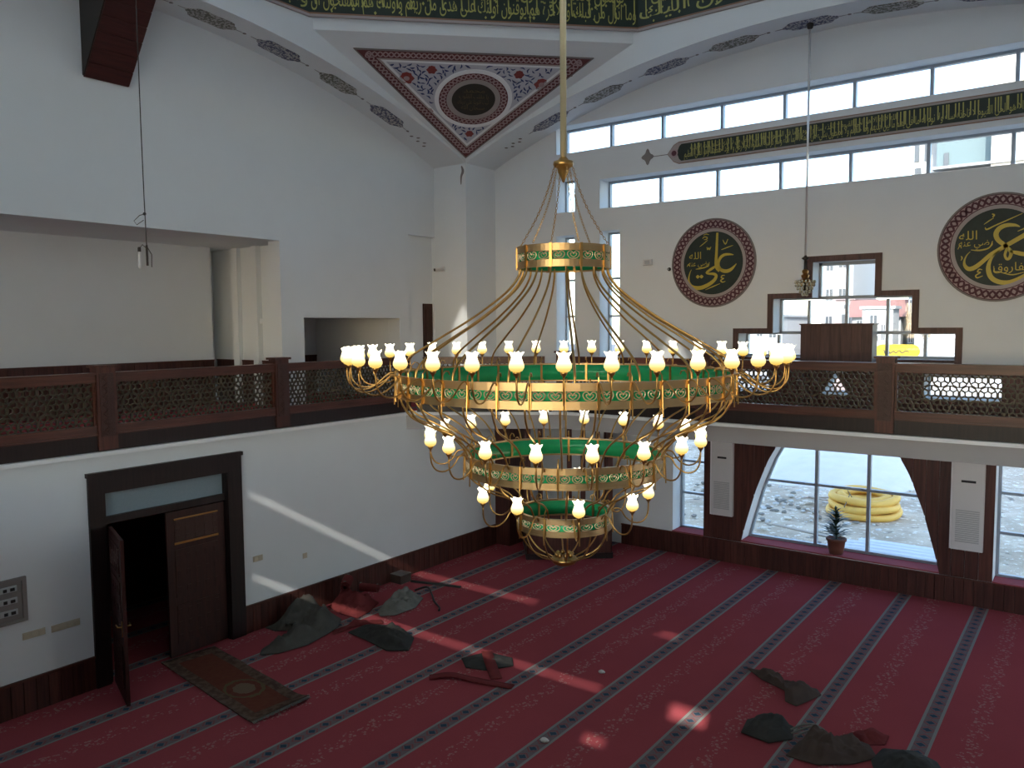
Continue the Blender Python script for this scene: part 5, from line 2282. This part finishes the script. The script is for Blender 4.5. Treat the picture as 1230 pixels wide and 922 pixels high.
for e, nm in ((-1, 'fringe'), (1, 'fringe')):
    q = MB()
    for i in range(46):
        y = -Wr / 2 + Wr * (i + 0.5) / 46
        z = 0.012 + (0.05 * (0.4 + (i / 46)) if e > 0 else 0)
        q.bar((e * Lr / 2, y, z), (e * (Lr / 2 + 0.035 + 0.01 * rnd.random()), y + rnd.uniform(-0.008, 0.008), z * 0.8), 0.011, 0.006)
    o = link(nm, q.mesh(nm), 'felt_light', rug)
    o['kind'] = 'stuff'


def heap(outline, peaks, crumple=0.035, thick=0.008, seed=0, rings=18, base=0.012, ns=80):
    """crumpled cloth: smooth closed outline in plan, heights from peaks and folded noise"""
    pts = list(outline) + [outline[0]]
    P = []
    seg = [0]
    for a, b in zip(pts, pts[1:]):
        seg.append(seg[-1] + math.hypot(b[0] - a[0], b[1] - a[1]))
    k = 0
    for i in range(ns):
        t = seg[-1] * i / ns
        while t > seg[k + 1]:
            k += 1
        f = (t - seg[k]) / (seg[k + 1] - seg[k])
        P.append((pts[k][0] + (pts[k + 1][0] - pts[k][0]) * f, pts[k][1] + (pts[k + 1][1] - pts[k][1]) * f))
    cx = sum(p[0] for p in P) / ns
    cy = sum(p[1] for p in P) / ns

    def hz(x, y, e):
        h = 0
        for (a, b, hh, rr) in peaks:
            h += hh * math.exp(-((x - a) ** 2 + (y - b) ** 2) / rr ** 2)
        n1_ = noise.noise(V((x * 3.1 + seed, y * 3.1, seed * 1.7)))
        n2_ = abs(noise.noise(V((x * 6.5 + seed, y * 5.0 - seed, 3.3)))) + 0.7 * (0.35 - abs(noise.noise(V((x * 11 - y * 4 + seed, y * 9, seed)))))
        return base + (h + crumple * (1.2 * n2_ + 0.8 * (n1_ + 0.3)) * min(1, e * 3 + 0.25)) * min(1, e * 2.2 + 0.08)
    vt, vb = [], []
    for r_ in range(rings):
        e = r_ / rings
        for p in P:
            x, y = p[0] + (cx - p[0]) * e, p[1] + (cy - p[1]) * e
            z = max(base, hz(x, y, e))
            vt.append((x, y, z + thick))
            vb.append((x, y, max(0.003, z - 0.002)))
    zc = hz(cx, cy, 1)
    vt.append((cx, cy, zc + thick))
    vb.append((cx, cy, max(0.003, zc - 0.002)))
    nt = len(vt)
    fs = []
    for r_ in range(rings - 1):
        for i in range(ns):
            j = (i + 1) % ns
            a, b, c, d = r_ * ns + i, r_ * ns + j, (r_ + 1) * ns + j, (r_ + 1) * ns + i
            fs.append((a, b, c, d))
            fs.append((nt + a, nt + d, nt + c, nt + b))
    for i in range(ns):
        j = (i + 1) % ns
        a, b = (rings - 1) * ns + i, (rings - 1) * ns + j
        fs.append((a, b, nt - 1))
        fs.append((nt + a, 2 * nt - 1, nt + b))
        fs.append((i, nt + i, nt + j, j))
    mb = MB()
    mb.add(vt + vb, fs)
    return mb


def scrap(name, label, cat, outline, peaks, mat, crumple=0.03, seed=0, group=None, thick=0.008, base=0.012, ns=80):
    o = obj(name, heap(outline, peaks, crumple, thick, seed, base=base, ns=ns), mat, None, True)
    tag(o, label, cat, group)
    return o


scrap('cloth_heap', 'large grey felt cloth heaped against the dado right of the door', 'cloth',
      [(0.07, -7.86), (0.07, -7.3), (0.08, -6.95), (0.30, -6.75), (0.80, -6.88), (1.04, -7.16), (1.12, -7.48), (1.20, -7.9), (1.10, -8.38), (0.92, -8.58), (0.76, -8.42), (0.76, -8.02), (0.50, -7.70), (0.32, -7.85)],
      [(0.16, -7.35, 0.36, 0.30), (0.30, -7.05, 0.22, 0.22), (0.80, -7.25, 0.26, 0.26), (0.95, -7.75, 0.13, 0.26), (0.98, -8.3, 0.05, 0.2)], 'felt_grey', 0.12, 1.0)
scrap('carpet_scrap', 'crumpled red carpet offcut behind the grey cloth, catching light', 'carpet scrap',
      [(0.15, -6.62), (0.12, -6.2), (0.40, -5.85), (0.72, -5.95), (0.92, -6.35), (0.98, -6.7), (0.6, -6.72)],
      [(0.3, -6.4, 0.22, 0.25), (0.62, -6.3, 0.15, 0.25)], 'carpet_red', 0.09, 4.0)


def roll(name, label, c, ang, L_, r_, mat, z=0.0):
    """rolled strip of carpet with a visible spiral end"""
    root = thing(name, label, 'carpet roll', (c[0], c[1], z), ang)
    q = MB()
    n = 40
    sp = []
    for i in range(n + 1):
        t = i / n * 2.4 * 2 * PI
        rr = r_ * (0.35 + 0.65 * i / n)
        sp.append((rr * math.cos(t), r_ + rr * math.sin(t)))
    vs = []
    for s in (-L_ / 2, L_ / 2):
        for (a, b) in sp:
            vs.append((s, a, b))
    fs = [(i, i + 1, n + 2 + i, n + 1 + i) for i in range(n)]
    inner = []
    for s in (-L_ / 2, L_ / 2):
        for (a, b) in sp:
            k = (math.hypot(a, b - r_) - 0.012) / max(1e-6, math.hypot(a, b - r_))
            vs.append((s, a * k, r_ + (b - r_) * k))
    o2 = 2 * (n + 1)
    fs += [(o2 + i, o2 + n + 1 + i, o2 + n + 2 + i, o2 + i + 1) for i in range(n)]
    for base in (0, n + 1):
        fs += [(base + i, o2 + base + i, o2 + base + i + 1, base + i + 1) for i in range(n)]
    q.add(vs, fs)
    link('rolled_pile', q.mesh('rolled_pile', True), mat, root)
    q = MB()
    q.box(-L_ / 2 - 0.004, -L_ / 2 + 0.02, -0.02, 0.02, 2 * r_ - 0.003, 2 * r_ + 0.006)
    q.box(L_ / 2 - 0.02, L_ / 2 + 0.004, -0.02, 0.02, 2 * r_ - 0.003, 2 * r_ + 0.006)
    link('edge_tape', q.mesh('edge_tape'), 'felt_light', root)


roll('carpet_roll', 'short red carpet roll standing highest on the scrap pile by the left wall', (0.34, -6.35), math.radians(-50), 0.42, 0.10, 'carpet_red', 0.30)
roll('carpet_roll', 'short red carpet roll lower on the scrap pile, beside the light felt', (0.66, -6.12), math.radians(20), 0.34, 0.08, 'carpet_red', 0.24)
scrap('felt_sheet', 'pale grey stained felt piece right of the red scraps', 'cloth',
      [(1.0, -6.25), (0.78, -5.65), (0.85, -5.2), (1.20, -5.32), (1.42, -5.75), (1.40, -6.2), (1.22, -6.40)],
      [(0.95, -5.6, 0.14, 0.3), (1.2, -6.0, 0.07, 0.3)], 'felt_light', 0.09, 7.0)
scrap('felt_sheet', 'dark grey felt piece lying flat in front of the pile', 'cloth',
      [(1.32, -7.2), (1.30, -6.80), (1.75, -6.52), (2.35, -6.75), (2.62, -7.15), (2.35, -7.35), (1.8, -7.25)],
      [(2.2, -6.95, 0.10, 0.3), (1.6, -6.9, 0.06, 0.3)], 'felt_dark', 0.08, 9.0)
scrap('carpet_scrap', 'flat red carpet offcut between the dark felt and the grey cloth', 'carpet scrap',
      [(1.06, -7.3), (1.08, -6.85), (1.35, -6.50), (1.50, -6.58), (1.24, -6.95), (1.2, -7.4)], [(1.2, -6.9, 0.04, 0.2)], 'carpet_red', 0.03, 12.0)
q = MB()
q.box(0.03, 0.30, -4.98, -4.70, 0.0, 0.16)
r = thing('carton', 'small pinkish carton against the dado beyond the scraps', 'box', (0.16, -4.84, 0))
obj('body', q, 'felt_brown', r)
q = MB()
q.box(0.025, 0.305, -4.985, -4.845, 0.16, 0.168)
q.box(0.025, 0.305, -4.835, -4.695, 0.16, 0.168)
obj('flap', q, 'grey_motif', r)
q = MB()
q.bar((0.35, -4.75, 0.02), (1.35, -4.46, 0.02), 0.05, 0.03)
tag(obj('timber_strip', q, 'felt_dark'), 'thin dark strip lying by the carton', 'strip')
q = MB()
q.tube(catmull([(0.80, -5.12, 0.03), (1.0, -5.0, 0.10), (1.25, -5.15, 0.06), (1.5, -5.35, 0.03), (1.75, -5.5, 0.02), (1.85, -5.62, 0.02)], 5), 0.018, 6)
tag(obj('dark_strap', q, 'black', None, True), 'dark strap trailing from the pale felt piece', 'strap')
# mid floor scraps
scrap('felt_sheet', 'grey felt offcut under the red strips in mid floor', 'cloth',
      [(3.45, -6.9), (3.62, -6.5), (4.05, -6.45), (4.22, -6.65), (4.0, -7.0), (3.7, -7.1)], [(3.9, -6.7, 0.03, 0.2)], 'felt_dark', 0.02, 15.0, thick=0.012)


def strip_scrap(label, pts, w, mat, seed):
    q = MB()
    A, B, = [], []
    cp_ = catmull(pts, 5)
    vs = []
    for i, p in enumerate(cp_):
        a, b = cp_[max(0, i - 1)], cp_[min(len(cp_) - 1, i + 1)]
        d = V((b[0] - a[0], b[1] - a[1], 0)).normalized()
        n_ = V((-d.y, d.x, 0)) * w / 2
        z = p[2] + 0.01 * abs(noise.noise(V((p[0] * 5, p[1] * 5, seed))))
        c = V((p[0], p[1], z))
        vs += [c - n_, c + n_, c + n_ + V((0, 0, 0.014)), c - n_ + V((0, 0, 0.014))]
    n = len(cp_)
    fs = []
    for i in range(n - 1):
        for j in range(4):
            fs.append((i * 4 + j, i * 4 + (j + 1) % 4, i * 4 + 4 + (j + 1) % 4, i * 4 + 4 + j))
    fs += [(0, 1, 2, 3), (4 * n - 4, 4 * n - 1, 4 * n - 2, 4 * n - 3)]
    q.add(vs, fs)
    tag(obj('carpet_strip', q, mat, None, True), label, 'carpet scrap')


strip_scrap('red carpet strip crossing the mid floor felt lengthwise', [(3.65, -6.55, 0.05), (3.95, -6.85, 0.055), (4.3, -7.15, 0.02)], 0.16, 'carpet_red', 3)
strip_scrap('long narrow red carpet strip lying front of the mid floor felt', [(3.5, -7.65, 0.015), (3.75, -7.45, 0.04), (4.1, -7.35, 0.02), (4.62, -7.2, 0.012)], 0.13, 'carpet_red', 5)
# right-hand scraps
scrap('felt_sheet', 'brown-grey folded felt scrap lying between two stripes at right', 'cloth',
      [(6.95, -4.75), (7.3, -4.72), (7.62, -4.95), (7.95, -4.85), (8.05, -5.0), (7.88, -5.5), (7.72, -5.45), (7.62, -5.15), (7.25, -5.0)],
      [(7.4, -4.9, 0.05, 0.25), (7.8, -5.1, 0.06, 0.2)], 'felt_brown', 0.06, 18.0)
scrap('felt_sheet', 'dark round felt scrap at the left of the front right pile', 'cloth',
      [(7.55, -6.55), (7.5, -6.2), (7.75, -5.98), (8.02, -6.05), (8.10, -6.35), (7.9, -6.6)], [(7.8, -6.25, 0.13, 0.25)], 'felt_dark', 0.05, 21.0)
scrap('felt_sheet', 'crumpled brown felt scrap in the middle of the front right pile', 'cloth',
      [(8.15, -6.75), (8.18, -6.35), (8.45, -6.05), (8.85, -5.95), (9.0, -6.2), (8.8, -6.5), (8.5, -6.75)], [(8.35, -6.4, 0.15, 0.2), (8.72, -6.12, 0.10, 0.16), (8.5, -6.65, 0.06, 0.15)], 'felt_brown', 0.10, 24.0)
scrap('carpet_scrap', 'small red carpet offcut at the back of the front right pile', 'carpet scrap',
      [(8.55, -5.9), (8.75, -5.6), (9.0, -5.6), (9.0, -5.85), (8.8, -6.0)], [(8.85, -5.75, 0.05, 0.15)], 'carpet_red', 0.04, 27.0)
scrap('felt_sheet', 'dark grey felt sheet at the bottom right edge of the pile', 'cloth',
      [(8.95, -6.3), (9.0, -5.95), (9.3, -5.8), (9.55, -5.9), (9.75, -6.3), (9.6, -6.8), (9.2, -6.9)], [(9.3, -6.2, 0.10, 0.3)], 'felt_dark', 0.05, 30.0)
q = MB()
for k in range(3):
    o = 0.05 * k
    q.tube(catmull([(8.0 + o, -6.2 - o, 0.03), (8.2 + o, -6.05 - o, 0.11), (8.42 + o, -6.12 - o, 0.10), (8.5 + o, -6.4 - o, 0.04)], 4), 0.012, 5)
tag(obj('fringe_cord', q, 'felt_light', None, True), 'pale twisted cords over the front right pile', 'cord')
for (x, y, s, lb) in ((5.35, -6.09, 0.045, 'white paper crumb on the floor at the end of the sun streak'), (5.75, -8.10, 0.05, 'white paper crumb on a stripe near the front edge')):
    q = MB()
    q.sphere((x, y, s * 0.5), s, 7, 5, 0.5)
    q.sphere((x + s * 0.6, y + s * 0.3, s * 0.35), s * 0.6, 6, 4, 0.5)
    tag(obj('paper_crumb', q, 'white_scrap'), lb, 'litter')

# ------------------------------------------------------------------ outside: yard
mb = MB()
n = 40
vs, fs = [], []
for i in range(n + 1):
    for j in range(n + 1):
        x, y = -45 + 75 * i / n, 0.6 + 27 * j / n
        h = 0.12 * noise.noise(V((x * 0.9, y * 0.9, 1))) + 0.05 * noise.noise(V((x * 3, y * 3, 2)))
        vs.append((x, y, -0.02 + h * min(1, (y - 0.6) / 2)))
for i in range(n):
    for j in range(n):
        a = i * (n + 1) + j
        fs.append((a, a + n + 1, a + n + 2, a + 1))
mb.add(vs, fs)
g = struct('ground', mb, 'ground', 'churned bare soil of the building yard', True)
mb = MB()
mb.box(-120, 120, 27.4, 160, -0.12, -0.02)
struct('ground_street', mb, 'asphalt', 'pale street beyond the yard')


def mound(cx, cy, rx, ry, h, mat, name, label, cat, seed):
    nr_, na = 14, 48
    vs = [(cx, cy, h)]
    for i in range(1, nr_ + 1):
        t = i / nr_
        for j in range(na):
            a = 2 * PI * j / na
            x, y = cx + rx * t * math.cos(a), cy + ry * t * math.sin(a)
            z = h * (1 - t * t) ** 1.2 + 0.05 * noise.noise(V((x * 1.3, y * 1.3, seed))) * (1 - t) - 0.03
            vs.append((x, y, z if t < 1 else -0.06))
    fs = [(0, 1 + j, 1 + (j + 1) % na) for j in range(na)]
    for i in range(nr_ - 1):
        for j in range(na):
            a, b = 1 + i * na + j, 1 + i * na + (j + 1) % na
            fs.append((a, b, b + na, a + na))
    tag(obj(name, MB().add(vs, fs), mat, None, True), label, cat)


mound(3.8, 12.5, 3.6, 4.2, 0.75, 'gravel_white', 'gravel_mound', 'broad pale gravel mound behind the yellow pipe coil', 'mound', 5)

# coil of yellow corrugated pipe
coil = thing('pipe_coil', 'coil of yellow corrugated drain pipe lying in the yard', 'pipe coil', (6.02, 5.95, 0.0))


def corrug_loop(c, R, r_, z, tilt, name='pipe_loop', seed=0):
    q = MB()
    n = 168
    pts, rs = [], []
    for i in range(n):
        a = 2 * PI * i / n
        wob = 1 + 0.03 * math.sin(2 * a + seed)
        x, y = R * wob * math.cos(a), R * wob * math.sin(a)
        pts.append((c[0] + x, c[1] + y, z + tilt * y + 0.02 * math.sin(3 * a + seed)))
        rs.append(r_ * (1.0 + (0.07 if i % 2 else -0.07)))
    q.tube(pts, rs, 9, closed=True)
    obj(name, q, 'hose', coil, True)


for k, (R, z) in enumerate(((0.80, 0.10), (0.62, 0.10), (0.44, 0.10), (0.78, 0.28), (0.60, 0.29), (0.42, 0.27), (0.74, 0.46), (0.56, 0.46))):
    corrug_loop((6.02, 6.02), R, 0.095, z, 0.05, seed=k * 1.3)
q = MB()
for a in (0.4, 2.6, 4.4):
    q.tube([(6.02 + 0.42 * math.cos(a), 5.98 + 0.42 * math.sin(a), 0.4), (6.02 + 0.62 * math.cos(a), 5.98 + 0.62 * math.sin(a), 0.60), (6.02 + 0.86 * math.cos(a), 5.98 + 0.86 * math.sin(a), 0.3)], 0.012, 5)
obj('binding_strap', q, 'felt_light', coil)

# corrugated metal sheets close to the window
for k in range(3):
    q = MB()
    A, B = [], []
    n = 60
    vs = []
    for i in range(n + 1):
        u = i / n
        y = 0.9 + 1.5 * u
        z = 0.10 + 0.075 * k + 0.028 * math.sin(u * 2 * PI * 7) + 0.05 * u
        for x in (6.2 + 0.3 * k, 8.6 + 0.12 * k):
            vs.append((x, y, z))
            vs.append((x, y, z - 0.008))
    fs = []
    for i in range(n):
        a = i * 4
        fs += [(a, a + 2, a + 6, a + 4), (a + 1, a + 5, a + 7, a + 3), (a, a + 4, a + 5, a + 1), (a + 2, a + 3, a + 7, a + 6)]
    q.add(vs, fs)
    tag(obj('corrugated_sheet', q, 'sheet', None, False), ('lowest', 'middle', 'topmost')[k] + ' pale corrugated metal sheet stacked outside the arched window', 'metal sheet', 'corrugated sheets')

# rubble
stones = []
for s in range(4):
    q = MB()
    vs = []
    nn = 0
    prof_ = []
    q.sphere((0, 0, 0), 1.0, 7, 5, 0.7)
    q.v = [tuple(c * (1 + 0.35 * noise.noise(V(p) * 1.7 + V((s * 9, 0, 0)))) for c in p) for p in q.v]
    stones.append(q.mesh('rubble_stone'))
stones[0].materials.append(M['rubble'])
stones[1].materials.append(M['rubble'])
stones[2].materials.append(M['rubble_dark'])
stones[3].materials.append(M['gravel_white'])
for k in range(290):
    if k < 190:
        x, y = rnd.gauss(3.9, 1.5), rnd.gauss(5.4, 1.5)
    else:
        x, y = rnd.uniform(1.0, 10.5), rnd.uniform(1.6, 12)
    if y < 1.3 or (abs(x - 6.02) < 1.0 and abs(y - 5.98) < 1.0) or (x > 5.9 and y < 2.9):
        continue
    s = rnd.uniform(0.025, 0.095) * (1 if k < 190 else 0.8)
    kind_ = rnd.randrange(4)
    o = link('rubble_stone', stones[kind_], None, None, (x, y, s * 0.35), rnd.uniform(0, 6))
    o.scale = (s * rnd.uniform(0.8, 1.6), s, s * rnd.uniform(0.5, 0.9))
    tone = ('pale grey', 'pale grey', 'dark grey', 'whitish')[kind_]
    where = 'left of the yellow pipe coil' if x < 5.0 and y > 3.2 else ('right of the yellow pipe coil' if x > 7.0 else ('behind the yellow pipe coil' if y > 7.0 else 'between pipe coil and windows'))
    if y > 7.5 and x < 5.0:
        where = 'by the foot of the pale gravel mound'
    tag(o, '%s broken stone lying in the yard %s' % (tone, where), 'stone', '%s stones %s' % (tone, where))
for k, (x, y, a, L_, lb) in enumerate(((4.7, 6.9, 0.5, 0.9, 'weathered board lying left of the pipe coil, upper one'), (4.75, 6.5, -0.6, 0.7, 'weathered board lying left of the pipe coil, crossing another'), (5.5, 2.6, -0.35, 1.6, 'long weathered board lying near the window behind the plant'))):
    q = MB()
    q.bar((x - L_ / 2 * math.cos(a), y - L_ / 2 * math.sin(a), 0.09 + 0.05 * k), (x + L_ / 2 * math.cos(a), y + L_ / 2 * math.sin(a), 0.12 + 0.05 * k), 0.10, 0.03)
    tag(obj('weathered_board', q, 'timber'), lb, 'board')


# ------------------------------------------------------------------ outside: buildings
def building(name, label, x0, x1, y, z1, mat, wins=(), depth=8, roof=None, z0=-0.1):
    r = thing(name, label, 'building', ((x0 + x1) / 2, y, z0))
    q = MB()
    q.box(x0, x1, y, y + depth, z0, z1)
    obj('wall_block', q, mat, r)
    if roof:
        q = MB()
        xm = (x0 + x1) / 2
        ov = 0.4
        q.add([(x0 - ov, y - ov, z1), (x1 + ov, y - ov, z1), (x1 + ov, y + depth + ov, z1), (x0 - ov, y + depth + ov, z1), (x0 - ov, y + depth / 2, z1 + roof), (x1 + ov, y + depth / 2, z1 + roof)],
              [(0, 3, 2, 1), (0, 1, 5, 4), (2, 3, 4, 5), (0, 4, 3), (1, 2, 5)])
        obj('roof', q, 'roof_red', r)
    else:
        q = MB()
        q.box(x0 - 0.15, x1 + 0.15, y - 0.15, y + depth, z1, z1 + 0.18)
        obj('parapet', q, mat, r)
    for (cx, cz, w, h) in wins:
        q = MB()
        q.box(cx - w / 2 - 0.06, cx + w / 2 + 0.06, y - 0.05, y, cz - h / 2 - 0.06, cz + h / 2 + 0.06)
        wf = obj('window_frame', q, 'house_white', r)
        q = MB()
        q.box(cx - w / 2, cx - 0.03, y - 0.07, y - 0.05, cz - h / 2, cz + h / 2)
        q.box(cx + 0.03, cx + w / 2, y - 0.07, y - 0.05, cz - h / 2, cz + h / 2)
        obj('window_pane', q, 'win_dark', wf)
    return r


# sizes measured at y = 45
b1 = building('town_house', 'pale plastered house seen at left through the stepped window', -12.6, -8.9, 45, 5.4, 'house_white',
              [(-11.6, 4.1, 0.5, 0.4), (-10.6, 4.2, 0.4, 0.5), (-9.6, 4.1, 0.5, 0.5), (-10.4, 2.6, 0.5, 0.5), (-9.6, 2.6, 0.6, 0.5)], 7)
b2 = building('town_house', 'tall white apartment block behind the stepped window, left half', -8.0, -5.6, 52, 12.0, 'house_white',
              [(-7.4, 9.6, 0.5, 0.9), (-6.4, 9.6, 0.6, 0.5), (-7.4, 7.2, 0.5, 0.9), (-6.4, 7.2, 0.5, 0.9), (-7.4, 5.0, 0.5, 0.9), (-6.4, 5.0, 0.5, 0.9)], 8)
b3 = building('town_house', 'pinkish house with a small white window behind the wooden cabinet', -5.35, -4.05, 46, 6.6, 'house_pink', [(-4.55, 5.15, 0.6, 0.8), (-4.5, 6.1, 0.4, 0.3)], 7)
b4 = building('town_house', 'low house with a reddish roof seen through the right half of the stepped window', -3.4, -0.3, 43, 5.3, 'house_white', [(-2.9, 4.6, 0.35, 0.9), (-2.4, 4.6, 0.35, 0.9), (-1.9, 4.6, 0.35, 0.9)], 2.6, 1.2)
b5 = building('town_house', 'white gabled house beside the yellow sign', -2.05, -0.2, 40, 5.8, 'house_white', [(-1.35, 5.1, 0.4, 0.6), (-1.3, 3.9, 0.5, 0.3), (-0.75, 4.3, 0.2, 1.0)], 1.8)
b6 = building('town_house', 'grey-blue shop building with tall glazing behind the yellow sign', 0.2, 1.05, 42.6, 8.0, 'tower_blue', [(0.4, 6.0, 0.22, 0.8), (0.8, 5.6, 0.22, 0.9), (0.4, 4.2, 0.22, 1.2), (0.8, 4.2, 0.22, 1.2)], 2.4)
b7 = building('town_house', 'white clapboard building at the right end of the stepped window', 1.25, 6.0, 39, 7.5, 'house_white', [(2.35, 4.6, 0.25, 0.8)], 3)
q = MB()
for k in range(9):
    q.box(1.25, 6.0, 38.97, 39.0, 2.2 + k * 0.28, 2.22 + k * 0.28)
obj('siding_joints', q, 'grille', b7)
q = MB()
q.box(1.75, 2.15, 38.7, 39.0, 4.05, 4.35)
obj('wall_unit', q, 'win_dark', b7)
q = MB()
q.box(1.35, 2.0, 38.9, 39.0, 2.0, 2.55)
obj('shop_fascia', q, 'sign_cyan', b7, label='turquoise shop fascia')
# yellow rounded shop sign
sg = thing('shop_sign', 'yellow rounded shop sign seen through the stepped window', 'sign', (0.6, 38.0, 2.7))
q = MB()
fn = lambda u, v, e: (u, 38.0 - e, v)
pts = [(-0.35 + 0.42 * math.cos(a), 3.15 + 0.42 * math.sin(a)) for a in [PI / 2 + PI * i / 12 for i in range(13)]] + [(1.35 + 0.42 * math.cos(a), 3.15 + 0.42 * math.sin(a)) for a in [-PI / 2 + PI * i / 12 for i in range(13)]]
q.prism(pts, fn, 0.0, 0.12)
obj('board', q, 'sign_yellow', sg)
q = MB()
brush(q, [(-0.25, 3.25, 0.05), (-0.15, 3.0, 0.06), (0.0, 3.2, 0.05), (0.12, 3.02, 0.06), (0.3, 3.15, 0.05), (0.45, 3.05, 0.05), (0.62, 3.2, 0.05), (0.8, 3.05, 0.05), (1.0, 3.18, 0.05), (1.2, 3.1, 0.04)], fn, 0.12, 0.14, 5)
obj('handwritten_lettering', q, 'ink', sg)
for x in (-0.2, 1.2):
    q = MB()
    q.tube([(x, 38.05, -0.1), (x, 38.05, 2.75)], 0.05, 8)
    obj('post', q, 'alu', sg)
# parked car
car = thing('parked_car', 'pale parked car glimpsed through the left end of the stepped window', 'car', (-8.1, 38, -0.02))
q = MB()
prof_ = [(-1.9, 0.35), (-1.95, 0.75), (-1.2, 0.9), (-0.7, 1.4), (0.7, 1.42), (1.3, 0.95), (1.9, 0.85), (1.95, 0.4)]
q.prism([(a - 8.1, b) for a, b in prof_], lambda u, v, e: (u, 38 + e, v), -0.8, 0.8)
obj('body', q, 'car_paint', car)
q = MB()
q.prism([(-9.05, 0.95), (-8.72, 1.32), (-7.45, 1.34), (-6.95, 0.97)], lambda u, v, e: (u, 38 + e, v), -0.82, -0.8)
obj('side_window', q, 'win_dark', car)
for x in (-9.3, -6.9):
    q = MB()
    q.tube([(x, 37.1, 0.31), (x, 37.32, 0.31)], 0.33, 14)
    obj('wheel', q, 'black', car)

# tall modern block with ribbed facade seen through the clerestory at right
tw = thing('ribbed_tower', 'tall pale blue office block with ribbed facade behind the clerestory at right', 'building', (3.0, 47, -0.1))
q = MB()
q.box(0.9, 4.3, 47, 57, -0.1, 20.5)
obj('wall_block', q, 'tower_blue', tw)
q = MB()
q.box(4.31, 6.2, 45.5, 57, -0.1, 25.0)
obj('front_wing', q, 'house_cream', tw)
q = MB()
q.box(-0.9, 0.89, 48.5, 57, -0.1, 20.0)
obj('rear_wing', q, 'house_white', tw)
for k in range(8):
    q = MB()
    q.box(0.7, 4.3, 46.7, 47.0, 20.1 - k * 0.32, 20.22 - k * 0.32)
    obj('rib', q, 'house_white', tw)
for k in range(4):
    q = MB()
    q.box(0.9, 6.2, 45.3, 47.0, 15.2 - k * 0.35, 15.35 - k * 0.35)
    obj('rib', q, 'house_white', tw)
for (x, z, w_, h) in ((-0.6, 17.5, 0.3, 2.2), (0.1, 17.5, 0.4, 2.2), (-0.5, 15.2, 0.4, 1.5), (0.4, 14.8, 0.3, 1.5), (1.5, 16.0, 0.3, 1.0)):
    y_ = 48.5 if x < 0.9 else 47.0
    q = MB()
    q.box(x - w_ / 2, x + w_ / 2, y_ - 0.1, y_, z - h / 2, z + h / 2)
    obj('window', q, 'win_dark', tw)
